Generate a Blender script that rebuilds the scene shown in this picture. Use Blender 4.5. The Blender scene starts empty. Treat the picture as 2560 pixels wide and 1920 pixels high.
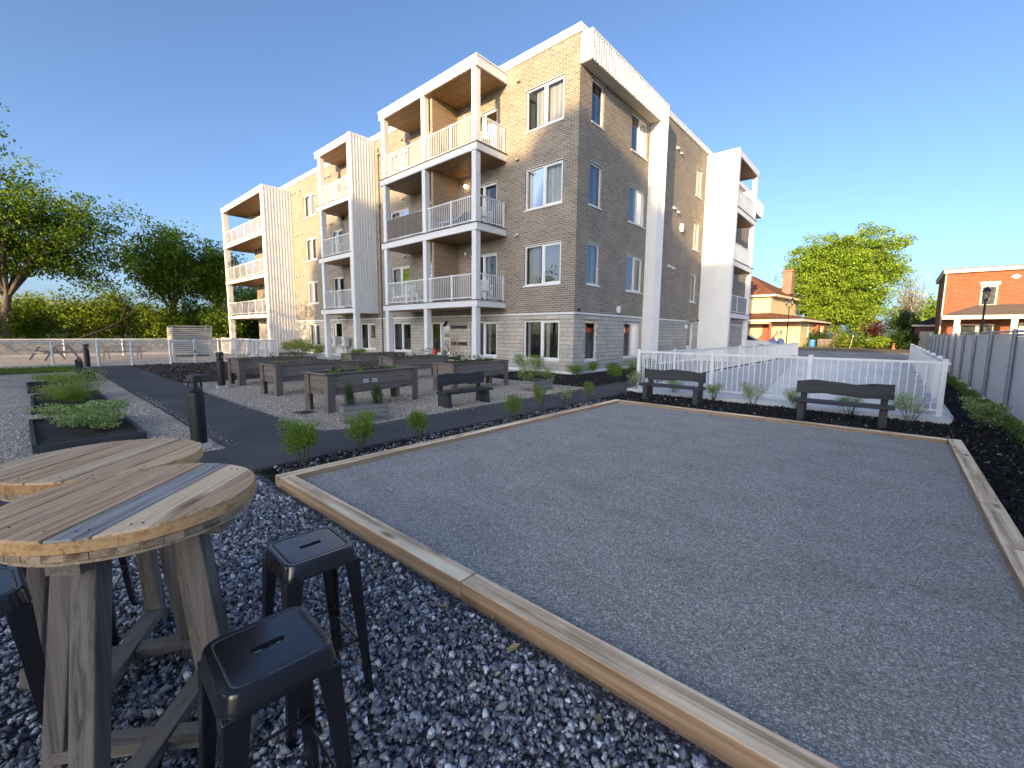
import bpy, bmesh, math, random
import numpy as np
from mathutils import Vector, Matrix, Euler
random.seed(11)
rng = np.random.default_rng(11)
SC = bpy.context.scene
COL = SC.collection
PI = math.pi
H = 1.55                                   # eye height of the photographer
CX, CY = -9.134, 13.817                    # the corner of the apartment building

# ------------------------------------------------------------------ object helpers
def tag(o, label=None, cat=None, group=None, kind=None):
    if label: o['label'] = label
    if cat: o['category'] = cat
    if group: o['group'] = group
    if kind: o['kind'] = kind
    return o

def thing(name, label, cat, loc=(0, 0, 0), rz=0.0, group=None):
    o = bpy.data.objects.new(name, None)
    o.empty_display_size = 0.2
    COL.objects.link(o)
    o.location = loc
    o.rotation_euler = (0, 0, rz)
    return tag(o, label, cat, group)

def copy_tree(o, parent=None):
    c = o.copy()
    COL.objects.link(c)
    if parent is not None: c.parent = parent
    for ch in list(o.children): copy_tree(ch, c)
    return c

class MB:
    """Collects shapes and links them as one mesh object."""
    def __init__(self):
        self.v = []; self.f = []; self.m = []; self.mi = 0
    def _add(self, vs, fs):
        n = len(self.v)
        self.v.extend([tuple(p) for p in vs])
        for q in fs:
            self.f.append(tuple(i + n for i in q)); self.m.append(self.mi)
    def box(self, x0, y0, z0, x1, y1, z1):
        if x0 > x1: x0, x1 = x1, x0
        if y0 > y1: y0, y1 = y1, y0
        if z0 > z1: z0, z1 = z1, z0
        self._add([(x0,y0,z0),(x1,y0,z0),(x1,y1,z0),(x0,y1,z0),(x0,y0,z1),(x1,y0,z1),(x1,y1,z1),(x0,y1,z1)],
                  [(0,3,2,1),(4,5,6,7),(0,1,5,4),(1,2,6,5),(2,3,7,6),(3,0,4,7)])
        return self
    def beam(self, p, q, w, h, w2=None, h2=None, up=(0,0,1)):
        p, q = Vector(p), Vector(q)
        d = (q - p).normalized()
        u = Vector(up)
        if abs(d.dot(u)) > 0.98: u = Vector((1,0,0))
        s = d.cross(u).normalized(); t = s.cross(d).normalized()
        w2 = w if w2 is None else w2; h2 = h if h2 is None else h2
        vs = []
        for c, a, b in ((p, w/2, h/2), (q, w2/2, h2/2)):
            vs += [c - s*a - t*b, c + s*a - t*b, c + s*a + t*b, c - s*a + t*b]
        self._add(vs, [(0,3,2,1),(4,5,6,7),(0,1,5,4),(1,2,6,5),(2,3,7,6),(3,0,4,7)])
        return self
    def tube(self, pts, radii, n=8, caps=True):
        pts = [Vector(p) for p in pts]
        if not hasattr(radii, '__len__'): radii = [radii]*len(pts)
        rings = []
        s = None
        for i, p in enumerate(pts):
            d = (pts[min(i+1, len(pts)-1)] - pts[max(i-1, 0)]).normalized()
            if s is None:
                a = Vector((0,0,1)) if abs(d.z) < 0.9 else Vector((1,0,0))
                s = d.cross(a).normalized()
            else:
                s = (s - d*s.dot(d)).normalized()
            t = d.cross(s)
            rings.append([p + (s*math.cos(2*PI*k/n) + t*math.sin(2*PI*k/n))*radii[i] for k in range(n)])
        vs = [v for r in rings for v in r]
        fs = []
        for i in range(len(pts)-1):
            for k in range(n):
                a, b = i*n+k, i*n+(k+1) % n
                fs.append((a, b, b+n, a+n))
        if caps:
            fs.append(tuple(range(n-1, -1, -1))); fs.append(tuple(range((len(pts)-1)*n, len(pts)*n)))
        self._add(vs, fs)
        return self
    def lathe(self, prof, n=24, c=(0,0,0)):
        vs = []; fs = []
        for r, z in prof:
            for k in range(n):
                a = 2*PI*k/n
                vs.append((c[0]+r*math.cos(a), c[1]+r*math.sin(a), c[2]+z))
        for i in range(len(prof)-1):
            for k in range(n):
                a, b = i*n+k, i*n+(k+1) % n
                fs.append((a, b, b+n, a+n))
        fs.append(tuple(range(n-1, -1, -1))); fs.append(tuple(range((len(prof)-1)*n, len(prof)*n)))
        self._add(vs, fs)
        return self
    def poly(self, pts):
        self._add(pts, [tuple(range(len(pts)))])
        return self
    def prism(self, base, vec):
        """base: list of 3D points (a planar outline), extruded by vec."""
        n = len(base); vec = Vector(vec)
        b = [Vector(p) for p in base]
        vs = b + [p + vec for p in b]
        fs = [tuple(range(n-1, -1, -1)), tuple(range(n, 2*n))]
        for i in range(n):
            j = (i+1) % n
            fs.append((i, j, j+n, i+n))
        self._add(vs, fs)
        return self
    def ball(self, c, rx, ry=None, rz=None, n=10, m=7):
        ry = rx if ry is None else ry; rz = rx if rz is None else rz
        vs = [(c[0], c[1], c[2]-rz)]
        for i in range(1, m):
            ph = -PI/2 + PI*i/m
            for k in range(n):
                a = 2*PI*k/n
                vs.append((c[0]+rx*math.cos(ph)*math.cos(a), c[1]+ry*math.cos(ph)*math.sin(a), c[2]+rz*math.sin(ph)))
        vs.append((c[0], c[1], c[2]+rz))
        fs = [(0, 1+(k+1) % n, 1+k) for k in range(n)]
        for i in range(m-2):
            for k in range(n):
                a = 1+i*n+k; b = 1+i*n+(k+1) % n
                fs.append((a, b, b+n, a+n))
        t = len(vs)-1; o = 1+(m-2)*n
        fs += [(o+k, o+(k+1) % n, t) for k in range(n)]
        self._add(vs, fs)
        return self
    def build(self, name, mat, parent=None, off=(0,0,0), smooth=False, bevel=0.0, seg=2):
        me = bpy.data.meshes.new(name)
        vs = [(p[0]-off[0], p[1]-off[1], p[2]-off[2]) for p in self.v]
        me.from_pydata(vs, [], self.f)
        mats = mat if isinstance(mat, (list, tuple)) else [mat]
        for mm in mats: me.materials.append(mm)
        if len(mats) > 1: me.polygons.foreach_set('material_index', self.m)
        bm = bmesh.new(); bm.from_mesh(me)
        bmesh.ops.recalc_face_normals(bm, faces=bm.faces)
        bm.to_mesh(me); bm.free()
        if smooth:
            me.shade_smooth(); me.set_sharp_from_angle(angle=math.radians(38))
        o = bpy.data.objects.new(name, me)
        COL.objects.link(o)
        if parent is not None: o.parent = parent
        if bevel > 0:
            md = o.modifiers.new('Bevel', 'BEVEL'); md.width = bevel; md.segments = seg; md.limit_method = 'ANGLE'
            md.angle_limit = math.radians(40)
        return o

def raw_mesh(name, verts, quads, mat, parent=None):
    """numpy (n,3) verts and (m,k) faces of one size, linked as one object."""
    me = bpy.data.meshes.new(name)
    nv, nf, k = len(verts), len(quads), quads.shape[1]
    me.vertices.add(nv); me.vertices.foreach_set('co', np.ascontiguousarray(verts, dtype=np.float32).ravel())
    me.loops.add(nf*k); me.loops.foreach_set('vertex_index', np.ascontiguousarray(quads, dtype=np.int32).ravel())
    me.polygons.add(nf)
    me.polygons.foreach_set('loop_start', np.arange(0, nf*k, k, dtype=np.int32))
    me.polygons.foreach_set('loop_total', np.full(nf, k, dtype=np.int32))
    me.update(calc_edges=True)
    for mm in (mat if isinstance(mat, (list, tuple)) else [mat]): me.materials.append(mm)
    o = bpy.data.objects.new(name, me); COL.objects.link(o)
    if parent is not None: o.parent = parent
    return o

# ------------------------------------------------------------------ material helpers
def new_mat(name):
    m = bpy.data.materials.new(name); m.use_nodes = True
    nt = m.node_tree; nt.nodes.clear()
    out = nt.nodes.new('ShaderNodeOutputMaterial')
    b = nt.nodes.new('ShaderNodeBsdfPrincipled')
    nt.links.new(b.outputs[0], out.inputs[0])
    return m, nt, b, out

def N(nt, typ, **kw):
    n = nt.nodes.new('ShaderNode'+typ)
    for k, v in kw.items():
        if k in n.inputs: n.inputs[k].default_value = v
        else: setattr(n, k, v)
    return n

def ramp(nt, fac, stops):
    r = nt.nodes.new('ShaderNodeValToRGB')
    el = r.color_ramp.elements
    while len(el) < len(stops): el.new(0.5)
    for e, (p, c) in zip(el, stops):
        e.position = p; e.color = (*c, 1) if len(c) == 3 else c
    nt.links.new(fac, r.inputs[0])
    return r

def coords(nt, scale=(1,1,1), rot=(0,0,0), kind='Object'):
    t = nt.nodes.new('ShaderNodeTexCoord')
    mp = nt.nodes.new('ShaderNodeMapping')
    mp.inputs['Scale'].default_value = scale; mp.inputs['Rotation'].default_value = rot
    nt.links.new(t.outputs[kind], mp.inputs[0])
    return mp.outputs[0]

def mixc(nt, fac, a, b, mode='MIX'):
    n = nt.nodes.new('ShaderNodeMix'); n.data_type = 'RGBA'; n.blend_type = mode
    for s, v in ((n.inputs[0], fac), (n.inputs[6], a), (n.inputs[7], b)):
        if hasattr(v, 'links'): nt.links.new(v, s)
        elif isinstance(v, (int, float)): s.default_value = v
        else: s.default_value = (*v, 1) if len(v) == 3 else v
    return n.outputs[2]

def bump(nt, b, height, strength=0.3, dist=0.01):
    n = nt.nodes.new('ShaderNodeBump'); n.inputs['Strength'].default_value = strength; n.inputs['Distance'].default_value = dist
    nt.links.new(height, n.inputs['Height']); nt.links.new(n.outputs[0], b.inputs['Normal'])

def plain(name, col, rough=0.5, var=0.12, scale=6.0, metal=0.0, bmp=0.0, spec=0.5, fine=60.0):
    """A painted or solid surface with slight large and small variation."""
    m, nt, b, _ = new_mat(name)
    c = coords(nt)
    n1 = N(nt, 'TexNoise', Scale=scale, Detail=5.0); nt.links.new(c, n1.inputs[0])
    lo = tuple(x*(1-var) for x in col); hi = tuple(min(1, x*(1+var*0.7)) for x in col)
    r = ramp(nt, n1.outputs[0], [(0.3, lo), (0.7, hi)])
    nt.links.new(r.outputs[0], b.inputs['Base Color'])
    b.inputs['Roughness'].default_value = rough; b.inputs['Metallic'].default_value = metal
    b.inputs['Specular IOR Level'].default_value = spec
    n2 = N(nt, 'TexNoise', Scale=fine, Detail=3.0); nt.links.new(c, n2.inputs[0])
    mr = N(nt, 'MapRange'); mr.inputs[3].default_value = max(0, rough-0.08); mr.inputs[4].default_value = min(1, rough+0.1)
    nt.links.new(n1.outputs[0], mr.inputs[0]); nt.links.new(mr.outputs[0], b.inputs['Roughness'])
    if bmp: bump(nt, b, n2.outputs[0], bmp, 0.004)
    return m

def wood(name, dark, light, along='x', rough=0.65, fine=1.0, knots=True, spec=0.3, island=0.25, weather_toplight=None):
    """Grain stretched along one local axis, knots, and a tone of its own for every separate board."""
    m, nt, b, _ = new_mat(name)
    s = {'x': (0.8, 24, 24), 'y': (24, 0.8, 24), 'z': (24, 24, 0.8)}[along]
    s = tuple(q*fine for q in s)
    geo = nt.nodes.new('ShaderNodeNewGeometry')
    tc = nt.nodes.new('ShaderNodeTexCoord')
    off = N(nt, 'VectorMath', operation='SCALE'); off.inputs[0].default_value = (3.1, 5.3, 7.7)
    mul = N(nt, 'Math', operation='MULTIPLY'); mul.inputs[1].default_value = 9.0
    nt.links.new(geo.outputs['Random Per Island'], mul.inputs[0]); nt.links.new(mul.outputs[0], off.inputs['Scale'])
    add = N(nt, 'VectorMath', operation='ADD')
    nt.links.new(tc.outputs['Object'], add.inputs[0]); nt.links.new(off.outputs[0], add.inputs[1])
    mp = nt.nodes.new('ShaderNodeMapping'); mp.inputs['Scale'].default_value = s
    nt.links.new(add.outputs[0], mp.inputs[0])
    warp = N(nt, 'TexNoise', Scale=0.6, Detail=2.0); nt.links.new(mp.outputs[0], warp.inputs[0])
    grain = N(nt, 'TexNoise', Scale=2.2, Detail=8.0, Distortion=1.2); nt.links.new(mp.outputs[0], grain.inputs[0])
    wav = N(nt, 'Math', operation='SINE')
    m2 = N(nt, 'Math', operation='MULTIPLY'); m2.inputs[1].default_value = 16.0
    nt.links.new(warp.outputs[0], m2.inputs[0]); nt.links.new(m2.outputs[0], wav.inputs[0])
    mr = N(nt, 'MapRange'); mr.inputs[1].default_value = -1.0; mr.inputs[3].default_value = 0.0; mr.inputs[4].default_value = 0.30
    nt.links.new(wav.outputs[0], mr.inputs[0])
    su = N(nt, 'Math', operation='ADD'); nt.links.new(grain.outputs[0], su.inputs[0]); nt.links.new(mr.outputs[0], su.inputs[1])
    mid = tuple((a+c)/2 for a, c in zip(dark, light))
    r = ramp(nt, su.outputs[0], [(0.34, dark), (0.56, mid), (0.82, light)])
    col = r.outputs[0]
    if knots:
        s2 = {'x': (1.3, 5, 5), 'y': (5, 1.3, 5), 'z': (5, 5, 1.3)}[along]
        mp2 = nt.nodes.new('ShaderNodeMapping'); mp2.inputs['Scale'].default_value = s2
        nt.links.new(add.outputs[0], mp2.inputs[0])
        vo = N(nt, 'TexVoronoi', Scale=1.0); nt.links.new(mp2.outputs[0], vo.inputs[0])
        kr = ramp(nt, vo.outputs['Distance'], [(0.05, (0.35, 0.3, 0.26)), (0.16, (1, 1, 1))])
        col = mixc(nt, 1.0, col, kr.outputs[0], 'MULTIPLY')
    tone = N(nt, 'MapRange'); tone.inputs[3].default_value = 1-island; tone.inputs[4].default_value = 1+island
    nt.links.new(geo.outputs['Random Per Island'], tone.inputs[0])
    cc = N(nt, 'CombineColor')
    for i in range(3): nt.links.new(tone.outputs[0], cc.inputs[i])
    col = mixc(nt, 1.0, col, cc.outputs[0], 'MULTIPLY')
    if weather_toplight:                                     # faces turned up paled: bleached wood, plus skylight put into the colour
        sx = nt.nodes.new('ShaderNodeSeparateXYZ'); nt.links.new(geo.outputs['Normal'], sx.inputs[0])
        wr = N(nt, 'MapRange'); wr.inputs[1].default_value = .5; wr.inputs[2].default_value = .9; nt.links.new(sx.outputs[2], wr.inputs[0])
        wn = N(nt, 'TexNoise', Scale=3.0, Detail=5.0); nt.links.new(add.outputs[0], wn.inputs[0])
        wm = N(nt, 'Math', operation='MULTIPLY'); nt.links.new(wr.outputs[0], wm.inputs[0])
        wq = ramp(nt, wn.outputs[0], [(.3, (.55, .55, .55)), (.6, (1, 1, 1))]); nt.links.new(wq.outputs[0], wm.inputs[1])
        col = mixc(nt, wm.outputs[0], col, mixc(nt, 1.0, col, weather_toplight, 'MULTIPLY'))
    nt.links.new(col, b.inputs['Base Color'])
    b.inputs['Roughness'].default_value = rough; b.inputs['Specular IOR Level'].default_value = spec
    bump(nt, b, su.outputs[0], 0.35, 0.004)
    return m

def leaf_mat(name, cols, trans=0.45, rough=0.55):
    """Leaves: every leaf a tone of its own, light partly passing through."""
    m, nt, b, out = new_mat(name)
    geo = nt.nodes.new('ShaderNodeNewGeometry')
    st = [(i/(len(cols)-1), c) for i, c in enumerate(cols)]
    r = ramp(nt, geo.outputs['Random Per Island'], st)
    c = coords(nt)
    n1 = N(nt, 'TexNoise', Scale=0.9, Detail=2.0); nt.links.new(c, n1.inputs[0])
    rr = ramp(nt, n1.outputs[0], [(0.3, (0.7, 0.75, 0.7)), (0.7, (1.15, 1.1, 1.0))])
    col = mixc(nt, 1.0, r.outputs[0], rr.outputs[0], 'MULTIPLY')
    nt.links.new(col, b.inputs['Base Color'])
    b.inputs['Roughness'].default_value = rough; b.inputs['Specular IOR Level'].default_value = 0.25
    t = nt.nodes.new('ShaderNodeBsdfTranslucent'); nt.links.new(mixc(nt, 1.0, col, (1.25, 1.2, 0.6), 'MULTIPLY'), t.inputs[0])
    mx = nt.nodes.new('ShaderNodeMixShader'); mx.inputs[0].default_value = trans
    nt.links.new(b.outputs[0], mx.inputs[1]); nt.links.new(t.outputs[0], mx.inputs[2])
    nt.links.new(mx.outputs[0], out.inputs[0])
    return m

def brick_mat(name, axis, c1, c2, mortar, bw=0.27, rh=0.082, ms=0.012, stone=False):
    """axis 'x': a wall running along x; 'y': a wall running along y."""
    m, nt, b, _ = new_mat(name)
    tc = nt.nodes.new('ShaderNodeTexCoord')
    sp = nt.nodes.new('ShaderNodeSeparateXYZ'); nt.links.new(tc.outputs['Object'], sp.inputs[0])
    cb = nt.nodes.new('ShaderNodeCombineXYZ')
    nt.links.new(sp.outputs[0 if axis == 'x' else 1], cb.inputs[0]); nt.links.new(sp.outputs[2], cb.inputs[1])
    vec = cb.outputs[0]
    wob = N(nt, 'TexNoise', Scale=9.0 if not stone else 5.0, Detail=3.0); nt.links.new(vec, wob.inputs[0])
    ws = N(nt, 'VectorMath', operation='SCALE'); ws.inputs['Scale'].default_value = 0.008 if not stone else 0.05
    nt.links.new(wob.outputs['Color'], ws.inputs[0])
    va = N(nt, 'VectorMath', operation='ADD'); nt.links.new(vec, va.inputs[0]); nt.links.new(ws.outputs[0], va.inputs[1])
    bt = nt.nodes.new('ShaderNodeTexBrick')
    bt.inputs['Scale'].default_value = 1.0; bt.inputs['Brick Width'].default_value = bw; bt.inputs['Row Height'].default_value = rh
    bt.inputs['Mortar Size'].default_value = ms; bt.inputs['Mortar Smooth'].default_value = 0.25; bt.inputs['Bias'].default_value = 0.0
    bt.offset = 0.5 if not stone else 0.37
    bt.inputs['Color1'].default_value = (*c1, 1); bt.inputs['Color2'].default_value = (*c2, 1); bt.inputs['Mortar'].default_value = (*mortar, 1)
    if stone:
        bt.squash = 0.72; bt.squash_frequency = 3
    nt.links.new(va.outputs[0], bt.inputs[0])
    n1 = N(nt, 'TexNoise', Scale=1.1, Detail=5.0); nt.links.new(vec, n1.inputs[0])
    r1 = ramp(nt, n1.outputs[0], [(0.3, (0.86, 0.86, 0.87)), (0.7, (1.08, 1.07, 1.05))])
    col = mixc(nt, 1.0, bt.outputs[0], r1.outputs[0], 'MULTIPLY')
    n2 = N(nt, 'TexNoise', Scale=45.0 if not stone else 18.0, Detail=5.0); nt.links.new(vec, n2.inputs[0])
    r2 = ramp(nt, n2.outputs[0], [(0.3, (0.84, 0.84, 0.84)), (0.7, (1.1, 1.1, 1.1))])
    col = mixc(nt, 1.0, col, r2.outputs[0], 'MULTIPLY')
    nt.links.new(col, b.inputs['Base Color'])
    b.inputs['Roughness'].default_value = 0.88; b.inputs['Specular IOR Level'].default_value = 0.2
    inv = N(nt, 'Math', operation='SUBTRACT'); inv.inputs[0].default_value = 1.0
    nt.links.new(bt.outputs['Fac'], inv.inputs[1])
    ad = N(nt, 'Math', operation='MULTIPLY_ADD'); ad.inputs[1].default_value = 0.5 if not stone else 1.1
    nt.links.new(n2.outputs[0], ad.inputs[0]); nt.links.new(inv.outputs[0], ad.inputs[2])
    bump(nt, b, ad.outputs[0], 0.55, 0.008 if not stone else 0.025)
    return m

def glass_mat(name, tint=(0.9, 0.95, 0.95), see=0.75, ior=1.5, ref=(1, 1, 1)):
    m, nt, b, out = new_mat(name)
    nt.nodes.remove(b)
    fr = N(nt, 'Fresnel', IOR=ior)
    mu = N(nt, 'Math', operation='MULTIPLY_ADD'); mu.inputs[1].default_value = 1.3; mu.inputs[2].default_value = 1-see-0.04
    mu.use_clamp = True
    nt.links.new(fr.outputs[0], mu.inputs[0])
    tr = nt.nodes.new('ShaderNodeBsdfTransparent'); tr.inputs[0].default_value = (*tint, 1)
    gl = nt.nodes.new('ShaderNodeBsdfGlossy'); gl.inputs['Roughness'].default_value = 0.015; gl.inputs[0].default_value = (*ref, 1)
    n1 = N(nt, 'TexNoise', Scale=0.9, Detail=1.0); nt.links.new(coords(nt), n1.inputs[0])
    bp = N(nt, 'Bump', Strength=0.04, Distance=0.05); nt.links.new(n1.outputs[0], bp.inputs['Height']); nt.links.new(bp.outputs[0], gl.inputs['Normal'])
    mx = nt.nodes.new('ShaderNodeMixShader')
    nt.links.new(mu.outputs[0], mx.inputs[0]); nt.links.new(tr.outputs[0], mx.inputs[1]); nt.links.new(gl.outputs[0], mx.inputs[2])
    nt.links.new(mx.outputs[0], out.inputs[0])
    return m

def stone_mat(name, stops, rough=0.75, spec=0.3):
    """Loose stones or chips: a colour per stone plus veins."""
    m, nt, b, _ = new_mat(name)
    geo = nt.nodes.new('ShaderNodeNewGeometry')
    r = ramp(nt, geo.outputs['Random Per Island'], stops)
    r.color_ramp.interpolation = 'LINEAR'
    c = coords(nt)
    n1 = N(nt, 'TexNoise', Scale=70.0, Detail=4.0, Distortion=1.0); nt.links.new(c, n1.inputs[0])
    rr = ramp(nt, n1.outputs[0], [(0.3, (0.7, 0.7, 0.72)), (0.6, (1.05, 1.05, 1.05)), (0.72, (1.9, 1.9, 1.85))])
    nt.links.new(mixc(nt, 1.0, r.outputs[0], rr.outputs[0], 'MULTIPLY'), b.inputs['Base Color'])
    b.inputs['Roughness'].default_value = rough; b.inputs['Specular IOR Level'].default_value = spec
    bump(nt, b, n1.outputs[0], 0.4, 0.004)
    return m

def loose_mat(name, scale, stops, rough=0.9, bmp=0.8, big=None, dist=0.02):
    """Ground covered with small stones or chips: cells with a tone each."""
    m, nt, b, _ = new_mat(name)
    c = coords(nt)
    wob = N(nt, 'TexNoise', Scale=scale*0.6, Detail=2.0); nt.links.new(c, wob.inputs[0])
    ws = N(nt, 'VectorMath', operation='SCALE'); ws.inputs['Scale'].default_value = 0.6/scale
    nt.links.new(wob.outputs['Color'], ws.inputs[0])
    va = N(nt, 'VectorMath', operation='ADD'); nt.links.new(c, va.inputs[0]); nt.links.new(ws.outputs[0], va.inputs[1])
    vo = N(nt, 'TexVoronoi', Scale=scale); nt.links.new(va.outputs[0], vo.inputs[0])
    sp = N(nt, 'SeparateColor'); nt.links.new(vo.outputs['Color'], sp.inputs[0])
    r = ramp(nt, sp.outputs[0], stops)
    edge = ramp(nt, vo.outputs['Distance'], [(0.35, (1, 1, 1)), (0.75, (0.45, 0.45, 0.47))])
    col = mixc(nt, 1.0, r.outputs[0], edge.outputs[0], 'MULTIPLY')
    n2 = N(nt, 'TexNoise', Scale=0.7, Detail=6.0); nt.links.new(c, n2.inputs[0])
    r2 = ramp(nt, n2.outputs[0], big or [(0.3, (0.82, 0.82, 0.82)), (0.7, (1.12, 1.12, 1.12))])
    nt.links.new(mixc(nt, 1.0, col, r2.outputs[0], 'MULTIPLY'), b.inputs['Base Color'])
    b.inputs['Roughness'].default_value = rough; b.inputs['Specular IOR Level'].default_value = 0.15
    inv = N(nt, 'Math', operation='SUBTRACT'); inv.inputs[0].default_value = 1.0; nt.links.new(vo.outputs['Distance'], inv.inputs[1])
    bump(nt, b, inv.outputs[0], bmp, dist)
    return m

def rail_v(v): return Vector(v)
# ------------------------------------------------------------------ materials
M = {}
BR1, BR2, BRM = (0.30, 0.245, 0.19), (0.185, 0.155, 0.128), (0.47, 0.43, 0.375)
M['brick_x'] = brick_mat('taupe_brick_along_x', 'x', BR1, BR2, BRM)
M['brick_y'] = brick_mat('taupe_brick_along_y', 'y', BR1, BR2, BRM)
ST1, ST2, STM = (0.60, 0.555, 0.485), (0.49, 0.45, 0.395), (0.30, 0.28, 0.245)
M['stone_x'] = brick_mat('split_stone_along_x', 'x', ST1, ST2, STM, 0.66, 0.165, 0.012, True)
M['stone_y'] = brick_mat('split_stone_along_y', 'y', ST1, ST2, STM, 0.66, 0.165, 0.012, True)
M['white'] = plain('white_coated_metal', (0.80, 0.80, 0.79), 0.42, 0.04, 1.5)
M['white_vinyl'] = plain('white_vinyl', (0.82, 0.82, 0.80), 0.35, 0.04, 2.0)
M['concrete'] = plain('pale_concrete', (0.52, 0.52, 0.50), 0.85, 0.18, 1.3, bmp=0.25, spec=0.2)
M['concrete_wall'] = plain('ramp_concrete', (0.68, 0.675, 0.66), 0.85, 0.14, 0.9, bmp=0.2, spec=0.2)  # darker than the ramp floor: the walls' shading is put into the colour
M['deck'] = plain('dark_grey_deck_edge', (0.16, 0.15, 0.145), 0.7, 0.15)
M['soffit'] = wood('brown_soffit_boards', (0.20, 0.115, 0.05), (0.36, 0.225, 0.11), 'y', 0.5, 0.5, False, island=0.1)
M['soffit_white'] = plain('beige_vented_soffit', (0.62, 0.57, 0.47), 0.5, 0.05)
M['plank'] = wood('tan_plank_divider', (0.25, 0.175, 0.115), (0.41, 0.30, 0.205), 'y', 0.6, 0.6, False, island=0.08)
M['glass'] = glass_mat('window_glass', see=0.90)
M['ramp_floor'] = plain('pale_ramp_concrete', (0.80, 0.80, 0.78), 0.85, 0.10, 0.7, bmp=0.2, spec=0.2)
def frosted():
    m, nt, b, out = new_mat('frosted_rail_glass')
    b.inputs['Base Color'].default_value = (.42, .42, .46, 1); b.inputs['Roughness'].default_value = .35
    tr = nt.nodes.new('ShaderNodeBsdfTransparent'); tr.inputs[0].default_value = (.8, .82, .86, 1)
    mx = nt.nodes.new('ShaderNodeMixShader'); mx.inputs[0].default_value = .42
    nt.links.new(tr.outputs[0], mx.inputs[1]); nt.links.new(b.outputs[0], mx.inputs[2]); nt.links.new(mx.outputs[0], out.inputs[0])
    return m
M['rail_glass'] = frosted()
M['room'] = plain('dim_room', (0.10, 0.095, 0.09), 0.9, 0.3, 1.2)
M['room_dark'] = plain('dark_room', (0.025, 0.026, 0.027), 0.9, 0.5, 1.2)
M['black'] = plain('black_metal', (0.012, 0.013, 0.016), 0.42, 0.15)
M['grey_metal'] = plain('galvanised_steel', (0.36, 0.38, 0.40), 0.45, 0.12, 8, metal=0.5)
M['grey_slat'] = plain('grey_vinyl_slat', (0.66, 0.67, 0.68), 0.5, 0.10, 5)
M['beige_metal'] = plain('beige_metal', (0.52, 0.48, 0.40), 0.5, 0.08)
M['grey_plastic'] = plain('pale_grey_plastic', (0.60, 0.60, 0.57), 0.5, 0.06)
M['screen_cloth'] = plain('brown_grey_privacy_cloth', (0.155, 0.135, 0.12), 0.9, 0.15, 3, bmp=0.2)
def curtain_mat(name, col):
    m, nt, b, _ = new_mat(name)
    w = N(nt, 'TexNoise', Scale=9.0, Detail=2.0); nt.links.new(coords(nt, (1, 1, 0.03)), w.inputs[0])
    r = ramp(nt, w.outputs[0], [(0.35, tuple(c*0.62 for c in col)), (0.62, col)])
    nt.links.new(r.outputs[0], b.inputs['Base Color']); b.inputs['Roughness'].default_value = 0.9
    return m
M['curtain'] = curtain_mat('pale_grey_curtain', (0.42, 0.42, 0.41))
M['curtain_white'] = curtain_mat('white_sheer_curtain', (0.62, 0.62, 0.61))
M['curtain_brown'] = curtain_mat('brown_curtain', (0.36, 0.27, 0.20))
for ax in 'xyz':
    M['planter_'+ax] = wood('dark_stained_planter_'+ax, (0.098, 0.080, 0.066), (0.205, 0.172, 0.146), ax, 0.7, 0.9)
    M['bench_'+ax] = wood('charcoal_bench_wood_'+ax, (0.026, 0.027, 0.029), (0.066, 0.068, 0.071), ax, 0.6, 0.8)
    M['timber_'+ax] = wood('weathered_toplit_timber_'+ax, (0.235, 0.140, 0.072), (0.52, 0.36, 0.225), ax, 0.8, 0.55, spec=.15, weather_toplight=(2.7, 3.0, 3.2))
    M['table_leg_'+ax] = wood('greyed_table_timber_'+ax, (0.075, 0.064, 0.054), (0.225, 0.200, 0.172), ax, 0.75, 1.2)
M['plank_a'] = wood('tabletop_plank_tan', (0.340, 0.185, 0.085), (0.860, 0.570, 0.315), 'x', 0.62, 2.6, spec=.15)
M['plank_b'] = wood('tabletop_plank_light', (0.460, 0.270, 0.130), (0.880, 0.650, 0.400), 'x', 0.62, 2.6, spec=.15)
M['plank_c'] = wood('tabletop_plank_grey', (0.170, 0.150, 0.130), (0.500, 0.455, 0.400), 'x', 0.62, 2.6, spec=.15)
M['plank_d'] = wood('tabletop_plank_brown', (0.260, 0.145, 0.075), (0.680, 0.435, 0.250), 'x', 0.62, 2.6, spec=.15)
M['rim'] = wood('honey_tabletop_rim', (0.36, 0.175, 0.055), (0.68, 0.42, 0.19), 'x', 0.5, 2.0)
M['under'] = wood('grey_underlayer', (0.15, 0.10, 0.06), (0.46, 0.34, 0.22), 'x', 0.75, 2.0)
M['soil'] = plain('dark_soil', (0.045, 0.033, 0.026), 0.95, 0.5, 9, bmp=0.9)
M['stem'] = plain('brown_stem', (0.11, 0.08, 0.055), 0.85, 0.2)
M['bark'] = plain('grey_brown_bark', (0.115, 0.092, 0.072), 0.9, 0.35, 3, bmp=0.8)
M['leaf_shrub'] = leaf_mat('shrub_leaf', [(0.145, 0.242, 0.040), (0.225, 0.359, 0.062), (0.345, 0.463, 0.090)])
M['leaf_pale'] = leaf_mat('variegated_leaf', [(0.186, 0.298, 0.102), (0.372, 0.504, 0.223), (0.708, 0.782, 0.485)])
M['leaf_yellow'] = leaf_mat('yellow_green_leaf', [(0.176, 0.270, 0.061), (0.324, 0.405, 0.135), (0.486, 0.540, 0.270)])
M['leaf_dark'] = leaf_mat('dark_leaf', [(0.038, 0.088, 0.024), (0.061, 0.128, 0.034), (0.101, 0.176, 0.047)])
M['leaf_maple'] = leaf_mat('fresh_maple_leaf', [(0.172, 0.284, 0.030), (0.254, 0.388, 0.042), (0.358, 0.493, 0.067)], 0.35)
M['leaf_tree'] = leaf_mat('tree_leaf', [(0.102, 0.182, 0.026), (0.168, 0.277, 0.037), (0.270, 0.372, 0.052)], 0.5)
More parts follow.
